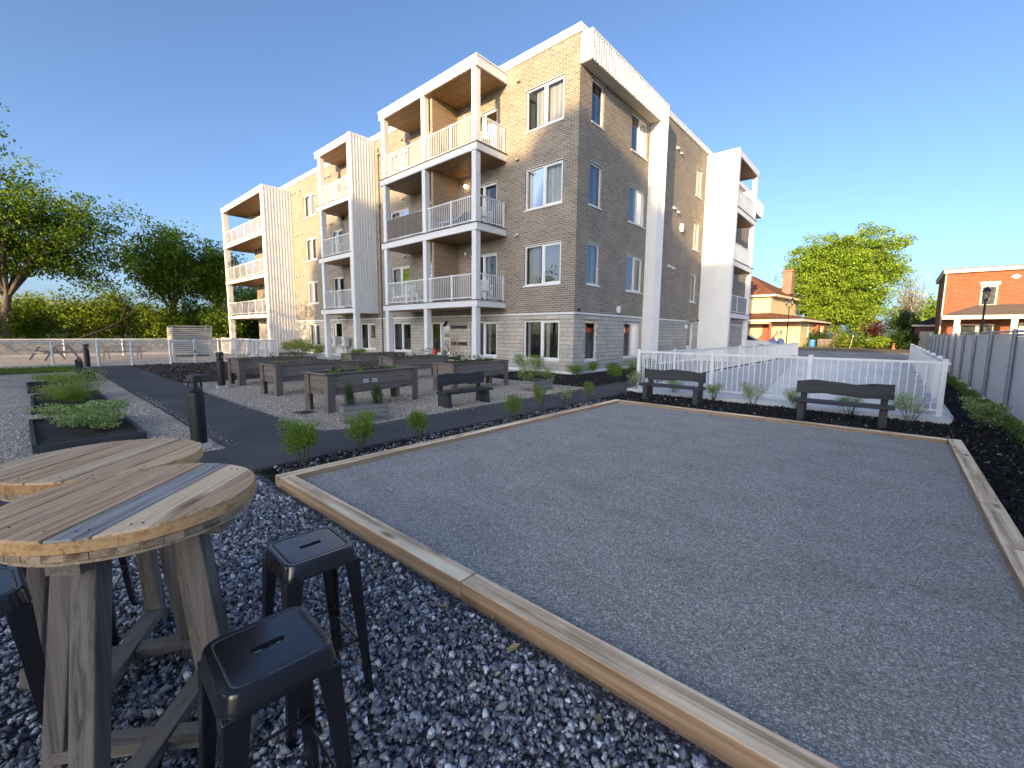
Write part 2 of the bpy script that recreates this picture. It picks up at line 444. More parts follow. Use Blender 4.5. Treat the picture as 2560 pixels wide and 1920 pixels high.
M['leaf_hedge'] = leaf_mat('hedge_leaf', [(0.134, 0.207, 0.026), (0.233, 0.333, 0.045), (0.377, 0.459, 0.075)], 0.5)
M['leaf_red'] = leaf_mat('red_brown_leaf', [(0.072, 0.027, 0.018), (0.114, 0.042, 0.027), (0.144, 0.066, 0.036)], 0.35)
M['leaf_blossom'] = leaf_mat('white_blossom', [(0.50, 0.48, 0.42), (0.66, 0.64, 0.58), (0.40, 0.42, 0.30)], 0.3)
M['grass'] = leaf_mat('grass_blade', [(0.098, 0.168, 0.035), (0.154, 0.252, 0.056), (0.224, 0.308, 0.084)], 0.35)

def asphalt():
    m, nt, b, _ = new_mat('dark_asphalt')
    c = coords(nt)
    n = N(nt, 'TexNoise', Scale=260.0, Detail=3.0); nt.links.new(c, n.inputs[0])
    r = ramp(nt, n.outputs[0], [(0.3, (0.045, 0.045, 0.047)), (0.6, (0.105, 0.105, 0.108)), (0.78, (0.25, 0.248, 0.245))])
    n2 = N(nt, 'TexNoise', Scale=0.9, Detail=7.0); nt.links.new(c, n2.inputs[0])
    r2 = ramp(nt, n2.outputs[0], [(0.3, (0.8, 0.8, 0.8)), (0.7, (1.18, 1.17, 1.16))])
    nt.links.new(mixc(nt, 1.0, r.outputs[0], r2.outputs[0], 'MULTIPLY'), b.inputs['Base Color'])
    b.inputs['Roughness'].default_value = 0.85; b.inputs['Specular IOR Level'].default_value = 0.25
    bump(nt, b, n.outputs[0], 0.5, 0.004)
    return m
M['asphalt'] = asphalt()

def court_mat():
    """Fine bluish grey stone screenings, raked and scuffed."""
    m, nt, b, _ = new_mat('court_screenings')
    c = coords(nt)
    vo = N(nt, 'TexVoronoi', Scale=150.0); nt.links.new(c, vo.inputs[0])
    sp = N(nt, 'SeparateColor'); nt.links.new(vo.outputs['Color'], sp.inputs[0])
    r = ramp(nt, sp.outputs[0], [(0.0, (0.225, 0.203, 0.175)), (0.5, (0.395, 0.36, 0.31)), (0.88, (0.575, 0.53, 0.46)), (1.0, (0.86, 0.82, 0.75))])
    n0 = N(nt, 'TexNoise', Scale=420.0, Detail=2.0); nt.links.new(c, n0.inputs[0])
    r0 = ramp(nt, n0.outputs[0], [(0.3, (0.7, 0.7, 0.7)), (0.7, (1.25, 1.25, 1.25))])
    col = mixc(nt, 1.0, r.outputs[0], r0.outputs[0], 'MULTIPLY')
    v2 = N(nt, 'TexVoronoi', Scale=64.0); nt.links.new(c, v2.inputs[0])
    s2 = N(nt, 'SeparateColor'); nt.links.new(v2.outputs['Color'], s2.inputs[0])
    rv = ramp(nt, s2.outputs[1], [(0.0, (0.84, 0.84, 0.84)), (0.5, (1.0, 1.0, 1.0)), (1.0, (1.16, 1.16, 1.16))])
    col = mixc(nt, 1.0, col, rv.outputs[0], 'MULTIPLY')
    n2 = N(nt, 'TexNoise', Scale=1.6, Detail=9.0, Roughness=0.62, Distortion=0.4); nt.links.new(coords(nt, (1, 1.6, 1)), n2.inputs[0])
    r2 = ramp(nt, n2.outputs[0], [(0.33, (0.88, 0.88, 0.87)), (0.5, (1.0, 1.0, 1.0)), (0.68, (1.08, 1.08, 1.09))])
    col = mixc(nt, 1.0, col, r2.outputs[0], 'MULTIPLY')
    n3 = N(nt, 'TexNoise', Scale=7.0, Detail=7.0, Roughness=0.7); nt.links.new(c, n3.inputs[0])
    r3 = ramp(nt, n3.outputs[0], [(0.24, (0.74, 0.74, 0.71)), (0.40, (1.0, 1.0, 1.0))])
    col = mixc(nt, 1.0, col, r3.outputs[0], 'MULTIPLY')
    nt.links.new(col, b.inputs['Base Color'])
    b.inputs['Roughness'].default_value = 0.85; b.inputs['Specular IOR Level'].default_value = 0.3
    sm = N(nt, 'Math', operation='MULTIPLY_ADD'); sm.inputs[1].default_value = 3.0
    nt.links.new(n3.outputs[0], sm.inputs[0]); nt.links.new(n0.outputs[0], sm.inputs[2])
    bump(nt, b, sm.outputs[0], 0.6, 0.006)
    return m
M['court'] = court_mat()
M['pea'] = loose_mat('beige_pea_gravel', 42.0, [(0.0, (0.40, 0.285, 0.19)), (0.3, (0.60, 0.475, 0.345)), (0.6, (0.75, 0.635, 0.495)), (0.85, (0.84, 0.765, 0.655)), (1.0, (0.88, 0.86, 0.82))])
M['slate_bed'] = loose_mat('slate_bed', 70.0, [(0.0, (0.075, 0.078, 0.084)), (0.7, (0.180, 0.186, 0.198)), (1.0, (0.390, 0.390, 0.398))])
M['mulch'] = loose_mat('black_mulch', 30.0, [(0.0, (0.012, 0.011, 0.011)), (0.6, (0.033, 0.030, 0.030)), (1.0, (0.090, 0.083, 0.078))], bmp=1.0)
M['mulch_brown'] = loose_mat('brown_mulch', 20.0, [(0.0, (0.045, 0.034, 0.028)), (0.6, (0.095, 0.075, 0.062)), (1.0, (0.19, 0.16, 0.135))], bmp=1.0)
M['ground'] = loose_mat('lawn_ground', 14.0, [(0.0, (0.05, 0.075, 0.02)), (0.5, (0.09, 0.125, 0.035)), (1.0, (0.16, 0.165, 0.07))])
M['dirt'] = loose_mat('dry_dirt', 8.0, [(0.0, (0.21, 0.165, 0.11)), (0.5, (0.30, 0.245, 0.17)), (1.0, (0.40, 0.34, 0.25))])
M['lot'] = plain('sun_toned_asphalt', (0.34, 0.325, 0.30), 0.9, 0.25, 0.4, bmp=0.3)  # paled and warmed: sunlight on the driveway is put into the colour
M['slate'] = stone_mat('slate_stone', [(0.0, (0.131, 0.137, 0.150)), (0.4, (0.236, 0.245, 0.263)), (0.72, (0.376, 0.385, 0.403)), (0.88, (0.560, 0.564, 0.574)), (0.955, (0.880, 0.880, 0.880)), (0.985, (0.880, 0.880, 0.880)), (1.0, (0.840, 0.682, 0.473))], 0.7, 0.3)
M['pea_stone'] = stone_mat('pea_stone', [(0.0, (0.40, 0.285, 0.19)), (0.3, (0.60, 0.475, 0.345)), (0.6, (0.75, 0.635, 0.495)), (0.85, (0.84, 0.765, 0.655)), (1.0, (0.88, 0.86, 0.82))], 0.85, 0.2)
M['chip'] = stone_mat('mulch_chip', [(0.0, (0.012, 0.011, 0.011)), (0.75, (0.039, 0.035, 0.033)), (0.95, (0.090, 0.083, 0.075)), (1.0, (0.510, 0.495, 0.480))], 0.85, 0.2)

# ------------------------------------------------------------------ world, sun, camera
SUN_DIR = Vector((0.22, -1.0, 0.195)).normalized()      # towards the sun
EL = math.asin(SUN_DIR.z); AZ = math.atan2(SUN_DIR.x, SUN_DIR.y)
w = bpy.data.worlds.new('World'); SC.world = w; w.use_nodes = True
nt = w.node_tree
sky = nt.nodes.new('ShaderNodeTexSky'); sky.sky_type = 'NISHITA'; sky.sun_disc = False
sky.sun_elevation = EL; sky.sun_rotation = AZ; sky.altitude = 50; sky.air_density = 0.6; sky.dust_density = 2.7; sky.ozone_density = 2.4
nt.links.new(sky.outputs[0], nt.nodes['Background'].inputs[0])
nt.nodes['Background'].inputs[1].default_value = SKY_STRENGTH = 0.15
ld = bpy.data.lights.new('sun', 'SUN'); ld.energy = 3.9; ld.angle = math.radians(0.53); ld.color = (1.0, 0.70, 0.36)
lo = bpy.data.objects.new('sun', ld); COL.objects.link(lo)
lo.rotation_euler = SUN_DIR.to_track_quat('Z', 'Y').to_euler(); lo.location = SUN_DIR*60
cam = bpy.data.cameras.new('camera'); co = bpy.data.objects.new('camera', cam); COL.objects.link(co)
yaw, pit, rol = math.radians(41.4915), math.radians(6.69287), math.radians(0.49591)
fw = Vector((-math.sin(yaw)*math.cos(pit), math.cos(yaw)*math.cos(pit), -math.sin(pit)))
r0 = Vector((math.cos(yaw), math.sin(yaw), 0)); u0 = r0.cross(fw)
rr = r0*math.cos(rol) + u0*math.sin(rol); uu = rr.cross(fw)
mw = Matrix((rr, uu, -fw)).transposed().to_4x4(); mw.translation = (0, 0, H)
co.matrix_world = mw
cam.sensor_fit = 'HORIZONTAL'; cam.sensor_width = 36; cam.lens = 36*1076.173/2560
cam.clip_start = 0.05; cam.clip_end = 3000
SC.camera = co
SC.view_settings.view_transform = 'Standard'; SC.view_settings.look = 'None'; SC.view_settings.gamma = 1
SC.view_settings.exposure = 1.4
SC.cycles.max_bounces = 8; SC.cycles.transparent_max_bounces = 12; SC.cycles.caustics_reflective = False; SC.cycles.caustics_refractive = False

# ------------------------------------------------------------------ the ground and its sheets
def terr(y):
    if y < 38: return 0.0
    if y < 57: return 0.3*(y-38)/19
    if y < 64: return 0.3+0.3*(y-57)/7
    return 0.6

def sheet(name, mat, xs, ys, z, hole=None, kind='structure', bumpy=0.0):
    """A sheet over xs × ys (breakpoints), at height z above the terrain, leaving out one rectangle."""
    mb = MB()
    ix = {}
    def vid(x, y):
        k = (x, y)
        if k not in ix:
            ix[k] = len(mb.v)
            dz = bumpy*(rng.random()-0.5) if bumpy else 0
            mb.v.append((x, y, z + terr(y) + dz))
        return ix[k]
    for i in range(len(xs)-1):
        for j in range(len(ys)-1):
            cx, cy = (xs[i]+xs[i+1])/2, (ys[j]+ys[j+1])/2
            if hole and hole[0] < cx < hole[2] and hole[1] < cy < hole[3]: continue
            mb.f.append((vid(xs[i], ys[j]), vid(xs[i+1], ys[j]), vid(xs[i+1], ys[j+1]), vid(xs[i], ys[j+1]))); mb.m.append(0)
    o = mb.build(name, mat)
    if kind: o['kind'] = kind
    return o

RX0, RX1, RY0, RY1 = -5.15, 0.66, 11.42, 37.2           # the ramp pit
RH = (RX0, RY0, RX1, RY1)
sheet('ground', M['ground'], [-900, -60, RX0, RX1, 60, 900], [-900, -60, RY0, RY1, 38, 57, 64, 120, 1500], -0.03, RH)
sheet('slate_ground', M['slate_bed'], [-5.15, 4.0], [-6, 1.6], -0.012)
sheet('mulch_ground', M['mulch'], [-5.2, 0.9, 1.55], [1.65, 10.9], -0.004)
sheet('side_mulch_ground', M['mulch'], [0.85, 1.55], [10.9, 30, 37], -0.006)
sheet('gravel_ground', M['pea'], [-40, -24, -15.6, -6.3], [-8, 3.0, 11.2], 0.0)
sheet('brown_mulch_ground', M['mulch_brown'], [-25.1, -15.6], [2.95, 12.0], 0.004)
M['yard'] = loose_mat('worn_yard', 16.0, [(0.0, (0.12, 0.095, 0.06)), (0.5, (0.20, 0.165, 0.12)), (1.0, (0.28, 0.24, 0.18))])
sheet('yard_ground', M['yard'], [-60, -25.1], [-10, 20], -0.01)
sheet('wall_mulch_ground', M['mulch'], [-11.6, -6.55], [10.75, 27.4], 0.006)
sheet('patio', M['concrete'], [-30, -11.6], [11.2, 13.9], 0.012)
sheet('driveway', M['lot'], [-14, RX0, RX1, 1.4], [37, 38, 50], -0.02)
sheet('dirt_ground', M['dirt'], [-20, 8], [50, 57, 60.5], -0.015)
sheet('side_driveway', M['lot'], [-30, RX0-0.3], [26, 37, 38, 44], -0.024)

def path():
    mb = MB()
    # an L of asphalt with a cut edge: along x past the beds, then along y beside the court
    out = [(-25.0, 1.67), (-6.45, 1.67), (-6.45, -9), (-5.22, -9), (-5.22, 30), (-6.5, 30), (-6.5, 10.7), (-6.42, 3.25), (-6.55, 2.98), (-6.85, 2.9), (-14.0, 2.92),
           (-17.0, 2.96), (-25.0, 3.0)]
    # slightly uneven, hand-laid edge
    pts = []
    for i, (x, y) in enumerate(out):
        x2, y2 = out[(i+1) % len(out)]
        n = max(1, int(math.hypot(x2-x, y2-y)/0.35))
        for k in range(n):
            t = k/n
            j = 0.012 if k else 0
            pts.append((x+(x2-x)*t+random.uniform(-j, j), y+(y2-y)*t+random.uniform(-j, j), -0.02))
    mb.prism(pts, (0, 0, 0.045))
    o = mb.build('path', M['asphalt']); o['kind'] = 'structure'
path()

def court():
    """The bocce court: a lightly scuffed sheet of screenings inside the timbers."""
    nx, ny = 150, 210
    x = np.linspace(-4.47, 0.70, nx); y = np.linspace(1.70, 8.60, ny)
    X, Y = np.meshgrid(x, y, indexing='ij')
    Z = 0.048 + 0.004*np.sin(X*2.1+Y*0.7)*np.sin(Y*1.3) + rng.normal(0, 0.0011, X.shape)
    for _ in range(260):
        cx, cy, s = rng.uniform(-4.3, .7), rng.uniform(1.7, 8.3), rng.uniform(.03, .10)
        Z += rng.uniform(-0.004, 0.0035)*np.exp(-(((X-cx)/s)**2+((Y-cy)/(s*0.7))**2))
    v = np.stack([X, Y, Z], -1).reshape(-1, 3)
    i, j = np.meshgrid(np.arange(nx-1), np.arange(ny-1), indexing='ij'); a = (i*ny+j).ravel()
    o = raw_mesh('court_surface', v, np.stack([a, a+ny, a+ny+1, a+1], -1), M['court'])
    o.data.shade_smooth(); o['kind'] = 'structure'
court()

# ------------------------------------------------------------------ loose stones and chips
def hull_protos(n, pts=10, flat=0.6):
    pr = []
    for k in range(n):
        bm = bmesh.new()
        for _ in range(pts):
            v = Vector((random.gauss(0, 1), random.gauss(0, 1), random.gauss(0, 1))).normalized()*random.uniform(0.75, 1.0)
            bm.verts.new((v.x*random.uniform(0.85, 1.15), v.y*0.75, v.z*flat))
        r = bmesh.ops.convex_hull(bm, input=bm.verts)
        bmesh.ops.delete(bm, geom=[g for g in r['geom_interior'] if isinstance(g, bmesh.types.BMVert)], context='VERTS')
        bmesh.ops.triangulate(bm, faces=bm.faces)
        bm.verts.index_update()
        pr.append((np.array([v.co[:] for v in bm.verts]), np.array([[v.index for v in f.verts] for f in bm.faces])))
        bm.free()
    return pr

def rand_rot(n, tilt=1.0):
    q = rng.normal(size=(n, 4)); q[:, 1:3] *= tilt
    q /= np.linalg.norm(q, axis=1)[:, None]
    w_, x, y, z = q.T
    return np.stack([np.stack([1-2*(y*y+z*z), 2*(x*y-z*w_), 2*(x*z+y*w_)], -1),
                     np.stack([2*(x*y+z*w_), 1-2*(x*x+z*z), 2*(y*z-x*w_)], -1),
                     np.stack([2*(x*z-y*w_), 2*(y*z+x*w_), 1-2*(x*x+y*y)], -1)], 1)

def scatter(name, mat, P, S, protos, tilt=0.6, parent=None):
    VV = []; FF = []; base = 0
    kind = rng.integers(0, len(protos), len(P))
    for k, (pv, pf) in enumerate(protos):
        sel = np.where(kind == k)[0]
        if not len(sel): continue
        R = rand_rot(len(sel), tilt)
        v = np.einsum('nij,vj->nvi', R, pv)*S[sel][:, None, None] + P[sel][:, None, :]
        f = pf[None] + (np.arange(len(sel))*len(pv))[:, None, None] + base
        VV.append(v.reshape(-1, 3)); FF.append(f.reshape(-1, 3)); base += len(sel)*len(pv)
    o = raw_mesh(name, np.concatenate(VV), np.concatenate(FF), mat, parent)
    if parent is None: o['kind'] = 'stuff'
    return o

stone_protos = hull_protos(14, 10, 0.55)
chip_protos = hull_protos(6, 8, 0.3)
# dark slate gravel round the tables: nearer stones denser
n = 56000
px = rng.uniform(-5.1, 0.3, n); py = rng.uniform(-1.3, 1.52, n)
keep = (py < 1.572) & ((px < -0.15) | (rng.random(n) < 0.3)); px, py = px[keep], py[keep]
sz = np.clip(rng.lognormal(math.log(0.0158), 0.36, len(px)), 0.006, 0.040)
pz = rng.uniform(-0.012, 0.010, len(px)) + sz*0.2
scatter('slate_gravel', M['slate'], np.stack([px, py, pz], 1), sz, stone_protos, 0.9)
# pea gravel near the path and the planters
n = 42000
px = rng.uniform(-13.5, -6.5, n); py = rng.uniform(-2.2, 10.6, n)
keep = ((py < 1.60) | (py > 3.05))
keep &= rng.random(n) < np.clip(9.5/np.hypot(px, py), 0, 1)**2
px, py = px[keep], py[keep]
sz = np.clip(rng.lognormal(math.log(0.013), 0.3, len(px)), 0.006, 0.03)
scatter('pea_gravel', M['pea_stone'], np.stack([px, py, np.full(len(px), 0.004)+sz*0.15], 1), sz, stone_protos, 0.5)
# black mulch with pale stones along the timbers and the fence
def mulch_pts(n, x0, x1, y0, y1): return np.stack([rng.uniform(x0, x1, n), rng.uniform(y0, y1, n)], 1)
P2 = np.concatenate([mulch_pts(3800, -5.18, -4.47, 1.6, 8.9), mulch_pts(5200, -5.3, 1.1, 8.45, 10.85), mulch_pts(4200, 0.85, 1.55, 2.5, 10.9),
                     mulch_pts(1500, 0.9, 1.5, 10.9, 20), mulch_pts(2600, -11.5, -6.6, 10.8, 13.7)])
sz = np.clip(rng.lognormal(math.log(0.022), 0.4, len(P2)), 0.008, 0.06)
scatter('mulch_chips', M['chip'], np.column_stack([P2, np.full(len(P2), 0.004)+sz*0.25]), sz, chip_protos, 0.7)
P3 = np.concatenate([np.stack([rng.normal(-4.98, 0.14, 2300), rng.uniform(1.75, 8.9, 2300)], 1), np.stack([rng.uniform(-5.0, 0.5, 1500), rng.normal(8.82, 0.16, 1500)], 1)])
P3 = P3[(P3[:, 0] > -5.2) & ~((P3[:, 0] > -4.5) & (P3[:, 1] < 8.62))]
sz = np.clip(rng.lognormal(math.log(0.018), 0.3, len(P3)), 0.008, 0.035)
edge_stone = stone_mat('mixed_edge_stone', [(0.0, (0.05, 0.055, 0.065)), (0.5, (0.14, 0.14, 0.15)), (0.8, (0.34, 0.33, 0.32)), (1.0, (0.70, 0.69, 0.66))])
scatter('edge_gravel', edge_stone, np.column_stack([P3, np.full(len(P3), 0.008)+sz*0.3]), sz, stone_protos, 0.7)
n = 3500
P4 = mulch_pts(n, -25, -15.7, 3.0, 10)
sz = np.clip(rng.lognormal(math.log(0.05), 0.4, n), 0.02, 0.1)
brown_chip = stone_mat('brown_chip', [(0.0, (0.045, 0.034, 0.028)), (0.7, (0.11, 0.085, 0.07)), (1.0, (0.22, 0.19, 0.16))])
scatter('brown_mulch_chips', brown_chip, np.column_stack([P4, np.full(n, 0.01)+sz*0.2]), sz, chip_protos, 0.6)

# stray grit on the court and stones kicked onto the path
n = 700
P5 = np.stack([rng.uniform(-4.4, .65, n), rng.uniform(1.8, 8.5, n)], 1); sz = np.clip(rng.lognormal(math.log(.0055), .4, n), .003, .016)
grit = stone_mat('court_grit', [(0.0, (.10, .10, .105)), (.55, (.22, .22, .22)), (.8, (.5, .49, .47)), (1.0, (.85, .84, .82))])
scatter('court_grit', grit, np.column_stack([P5, np.full(n, .052)]), sz, stone_protos, .6)
n = 900
P6 = np.concatenate([np.stack([rng.uniform(-14, -6.5, n//3), 1.69+np.abs(rng.normal(0, .07, n//3))], 1), np.stack([rng.uniform(-14, -6.8, n//3), 2.93-np.abs(rng.normal(0, .07, n//3))], 1), np.stack([-6.42+np.abs(rng.normal(0, .09, n//3)), rng.uniform(3.3, 10.5, n//3)], 1)])
sz = np.clip(rng.lognormal(math.log(.010), .3, len(P6)), .005, .02)
scatter('path_gravel', M['pea_stone'], np.column_stack([P6, np.full(len(P6), .027)]), sz, stone_protos, .6)

def grass(name, pts, hgt, wdt=0.012):
    n = len(pts); a = rng.uniform(0, 2*PI, n); h = hgt*rng.uniform(0.5, 1.2, n)
    lean = rng.normal(0, 0.35, (n, 2))*h[:, None]
    d = np.stack([np.cos(a), np.sin(a)], 1)*wdt
    b = np.column_stack([pts, [terr(q)-0.02 for q in pts[:, 1]]])
    v = np.zeros((n, 4, 3))
    v[:, 0] = b; v[:, 0, :2] -= d; v[:, 1] = b; v[:, 1, :2] += d
    v[:, 2] = b; v[:, 2, :2] += d*0.3 + lean; v[:, 2, 2] += h
    v[:, 3] = b; v[:, 3, :2] += -d*0.3 + lean; v[:, 3, 2] += h
    o = raw_mesh(name, v.reshape(-1, 3), np.arange(n*4).reshape(-1, 4), M['grass']); o['kind'] = 'stuff'
grass('fence_grass', np.stack([rng.uniform(1.45, 2.6, 9000), rng.uniform(5, 38, 9000)], 1), 0.09, 0.010)
grass('lawn_grass', np.concatenate([np.stack([rng.uniform(-25.2, -22.6, 9000), rng.uniform(-4, 1.3, 9000)], 1)]), 0.13, 0.014)
grass('far_grass', np.concatenate([np.stack([rng.uniform(-20, 8, 6000), rng.uniform(58, 63, 6000)], 1)]), 0.3, 0.04)
# ------------------------------------------------------------------ the apartment building
BO = (CX, CY, 0.0)
apt = thing('apartment_building', 'four storey taupe brick apartment building with white balcony towers', 'building', BO)
def part(mb, name, mat, parent=None, label=None, **k):
    o = mb.build(name, mat, parent or apt, BO, **k)
    if label: o['label'] = label
    return o

ZT = [2.09, 5.06, 8.01, 10.945]; ZB = [0.51, 3.487, 6.46, 9.42]      # window heads and sills of the four floors
BAND = 2.36; ROOF = 12.06; TOP = 12.36
XL, YR = -41.95, 39.4                                               # far ends of the two facades

holes_x = []      # (u0,u1,z0,z1,kind) in the facade along x
holes_y = []
for k in range(4):
    holes_x.append((-11.605, -9.79, ZB[k], ZT[k], 'slider', k))
    holes_x.append((-31.90, -30.20, ZB[k]+0.05, ZT[k], 'slider', k))
    holes_y.append((14.65, 15.535, ZB[k], ZT[k], 'single', k))
    holes_y.append((17.88, 19.44, ZB[k], ZT[k], 'slider', k))
    if k: holes_y.append((25.83, 26.75, ZB[k], ZT[k], 'single', k))
SLAB_C = [None, 2.90, 5.905, 8.87]
for k in (1, 2, 3):
    holes_x.append((-14.82, -13.16, SLAB_C[k]+0.03, ZT[k]-0.06, 'door', k))
    holes_x.append((-18.0, -16.33, SLAB_C[k]+0.03, ZT[k]-0.06, 'door', k))
    holes_x.append((-21.19, -19.50, ZB[k], ZT[k], 'slider', k))
    holes_x.append((-28.05, -26.60, ZB[k]-0.4, ZT[k], 'slider', k))
    holes_x.append((-39.5, -37.8, SLAB_C[k]-0.05, ZT[k]-0.06, 'door', k))
holes_x += [(-14.82, -13.14, 0.51, 2.07, 'slider', 0), (-17.80, -16.31, 0.51, 2.07, 'slider', 0), (-21.20, -19.51, 0.53, 2.10, 'slider', 0),
            (-24.76, -23.04, 0.53, 2.09, 'slider', 0), (-28.15, -27.0, 0.06, 2.17, 'white_door', 0), (-39.6, -38.2, 0.1, 2.1, 'door', 0)]
holes_y.append((25.66, 26.66, 0.1, 2.30, 'white_door', 0))

def wall(name, mat, axis, u0, u1, z0, z1, holes, depth=0.13):
    """A wall face split round its openings, with the reveals of the openings."""
    mb = MB()
    hs = [h for h in holes if h[0] < u1 and h[1] > u0 and h[2] < z1 and h[3] > z0]
    us = sorted({u0, u1} | {min(max(h[i], u0), u1) for h in hs for i in (0, 1)})
    zs = sorted({z0, z1} | {min(max(h[i], z0), z1) for h in hs for i in (2, 3)})
    P = (lambda u, d, z: (u, CY+d, z)) if axis == 'x' else (lambda u, d, z: (CX-d, u, z))
    for i in range(len(us)-1):
        for j in range(len(zs)-1):
            uc, zc = (us[i]+us[i+1])/2, (zs[j]+zs[j+1])/2
            if any(h[0] < uc < h[1] and h[2] < zc < h[3] for h in hs): continue
            mb.poly([P(us[i], 0, zs[j]), P(us[i+1], 0, zs[j]), P(us[i+1], 0, zs[j+1]), P(us[i], 0, zs[j+1])])
    for h in hs:
        a, b, c, d = max(h[0], u0), min(h[1], u1), max(h[2], z0), min(h[3], z1)
        mb.poly([P(a, 0, c), P(a, depth, c), P(a, depth, d), P(a, 0, d)]); mb.poly([P(b, 0, c), P(b, depth, c), P(b, depth, d), P(b, 0, d)])
        mb.poly([P(a, 0, d), P(b, 0, d), P(b, depth, d), P(a, depth, d)]); mb.poly([P(a, 0, c), P(b, 0, c), P(b, depth, c), P(a, depth, c)])
    o = part(mb, name, mat)
    return o
wall('brick_wall', M['brick_x'], 'x', XL, CX, BAND, ROOF, holes_x)
wall('brick_wall', M['brick_y'], 'y', CY, YR, BAND, ROOF, holes_y)
wall('stone_base', M['stone_x'], 'x', XL, CX, -0.1, BAND, holes_x)
wall('stone_base', M['stone_y'], 'y', CY, YR, -0.1, BAND, holes_y)
mb = MB()                                               # the two faces that turn away, and the roof
mb.poly([(XL, CY, -0.1), (XL, YR, -0.1), (XL, YR, ROOF), (XL, CY, ROOF)])
mb.poly([(XL, YR, -0.1), (CX, YR, -0.1), (CX, YR, ROOF), (XL, YR, ROOF)])
part(mb, 'rear_wall', M['brick_y'])
mb = MB(); mb.poly([(XL, CY, ROOF), (CX, CY, ROOF), (CX, YR, ROOF), (XL, YR, ROOF)]); part(mb, 'roof', M['deck'])
mb = MB(); t = 0.055
mb.box(XL-t, CY-t, ROOF, CX+t, CY+0.3, TOP); mb.box(CX-0.3, CY+0.3, ROOF, CX+t, YR+t, TOP); mb.box(XL-t, CY+0.3, ROOF, XL+0.3, YR+t, TOP)
mb.box(XL+0.3, YR-0.3, ROOF, CX-0.3, YR+t, TOP)
part(mb, 'parapet', M['white'], bevel=0.012)
mb = MB()
mb.box(XL-0.03, CY-0.035, BAND-0.055, CX+0.035, CY, BAND+0.02); mb.box(CX, CY, BAND-0.055, CX+0.035, YR, BAND+0.02)
part(mb, 'stone_band', M['white'], bevel=0.006)
mb = MB()
mb.box(XL, CY-0.03, -0.1, CX+0.03, CY-0.002, 0.13); mb.box(CX+0.002, CY-0.03, -0.1, CX+0.03, YR, 0.13)
part(mb, 'foundation', M['white'])

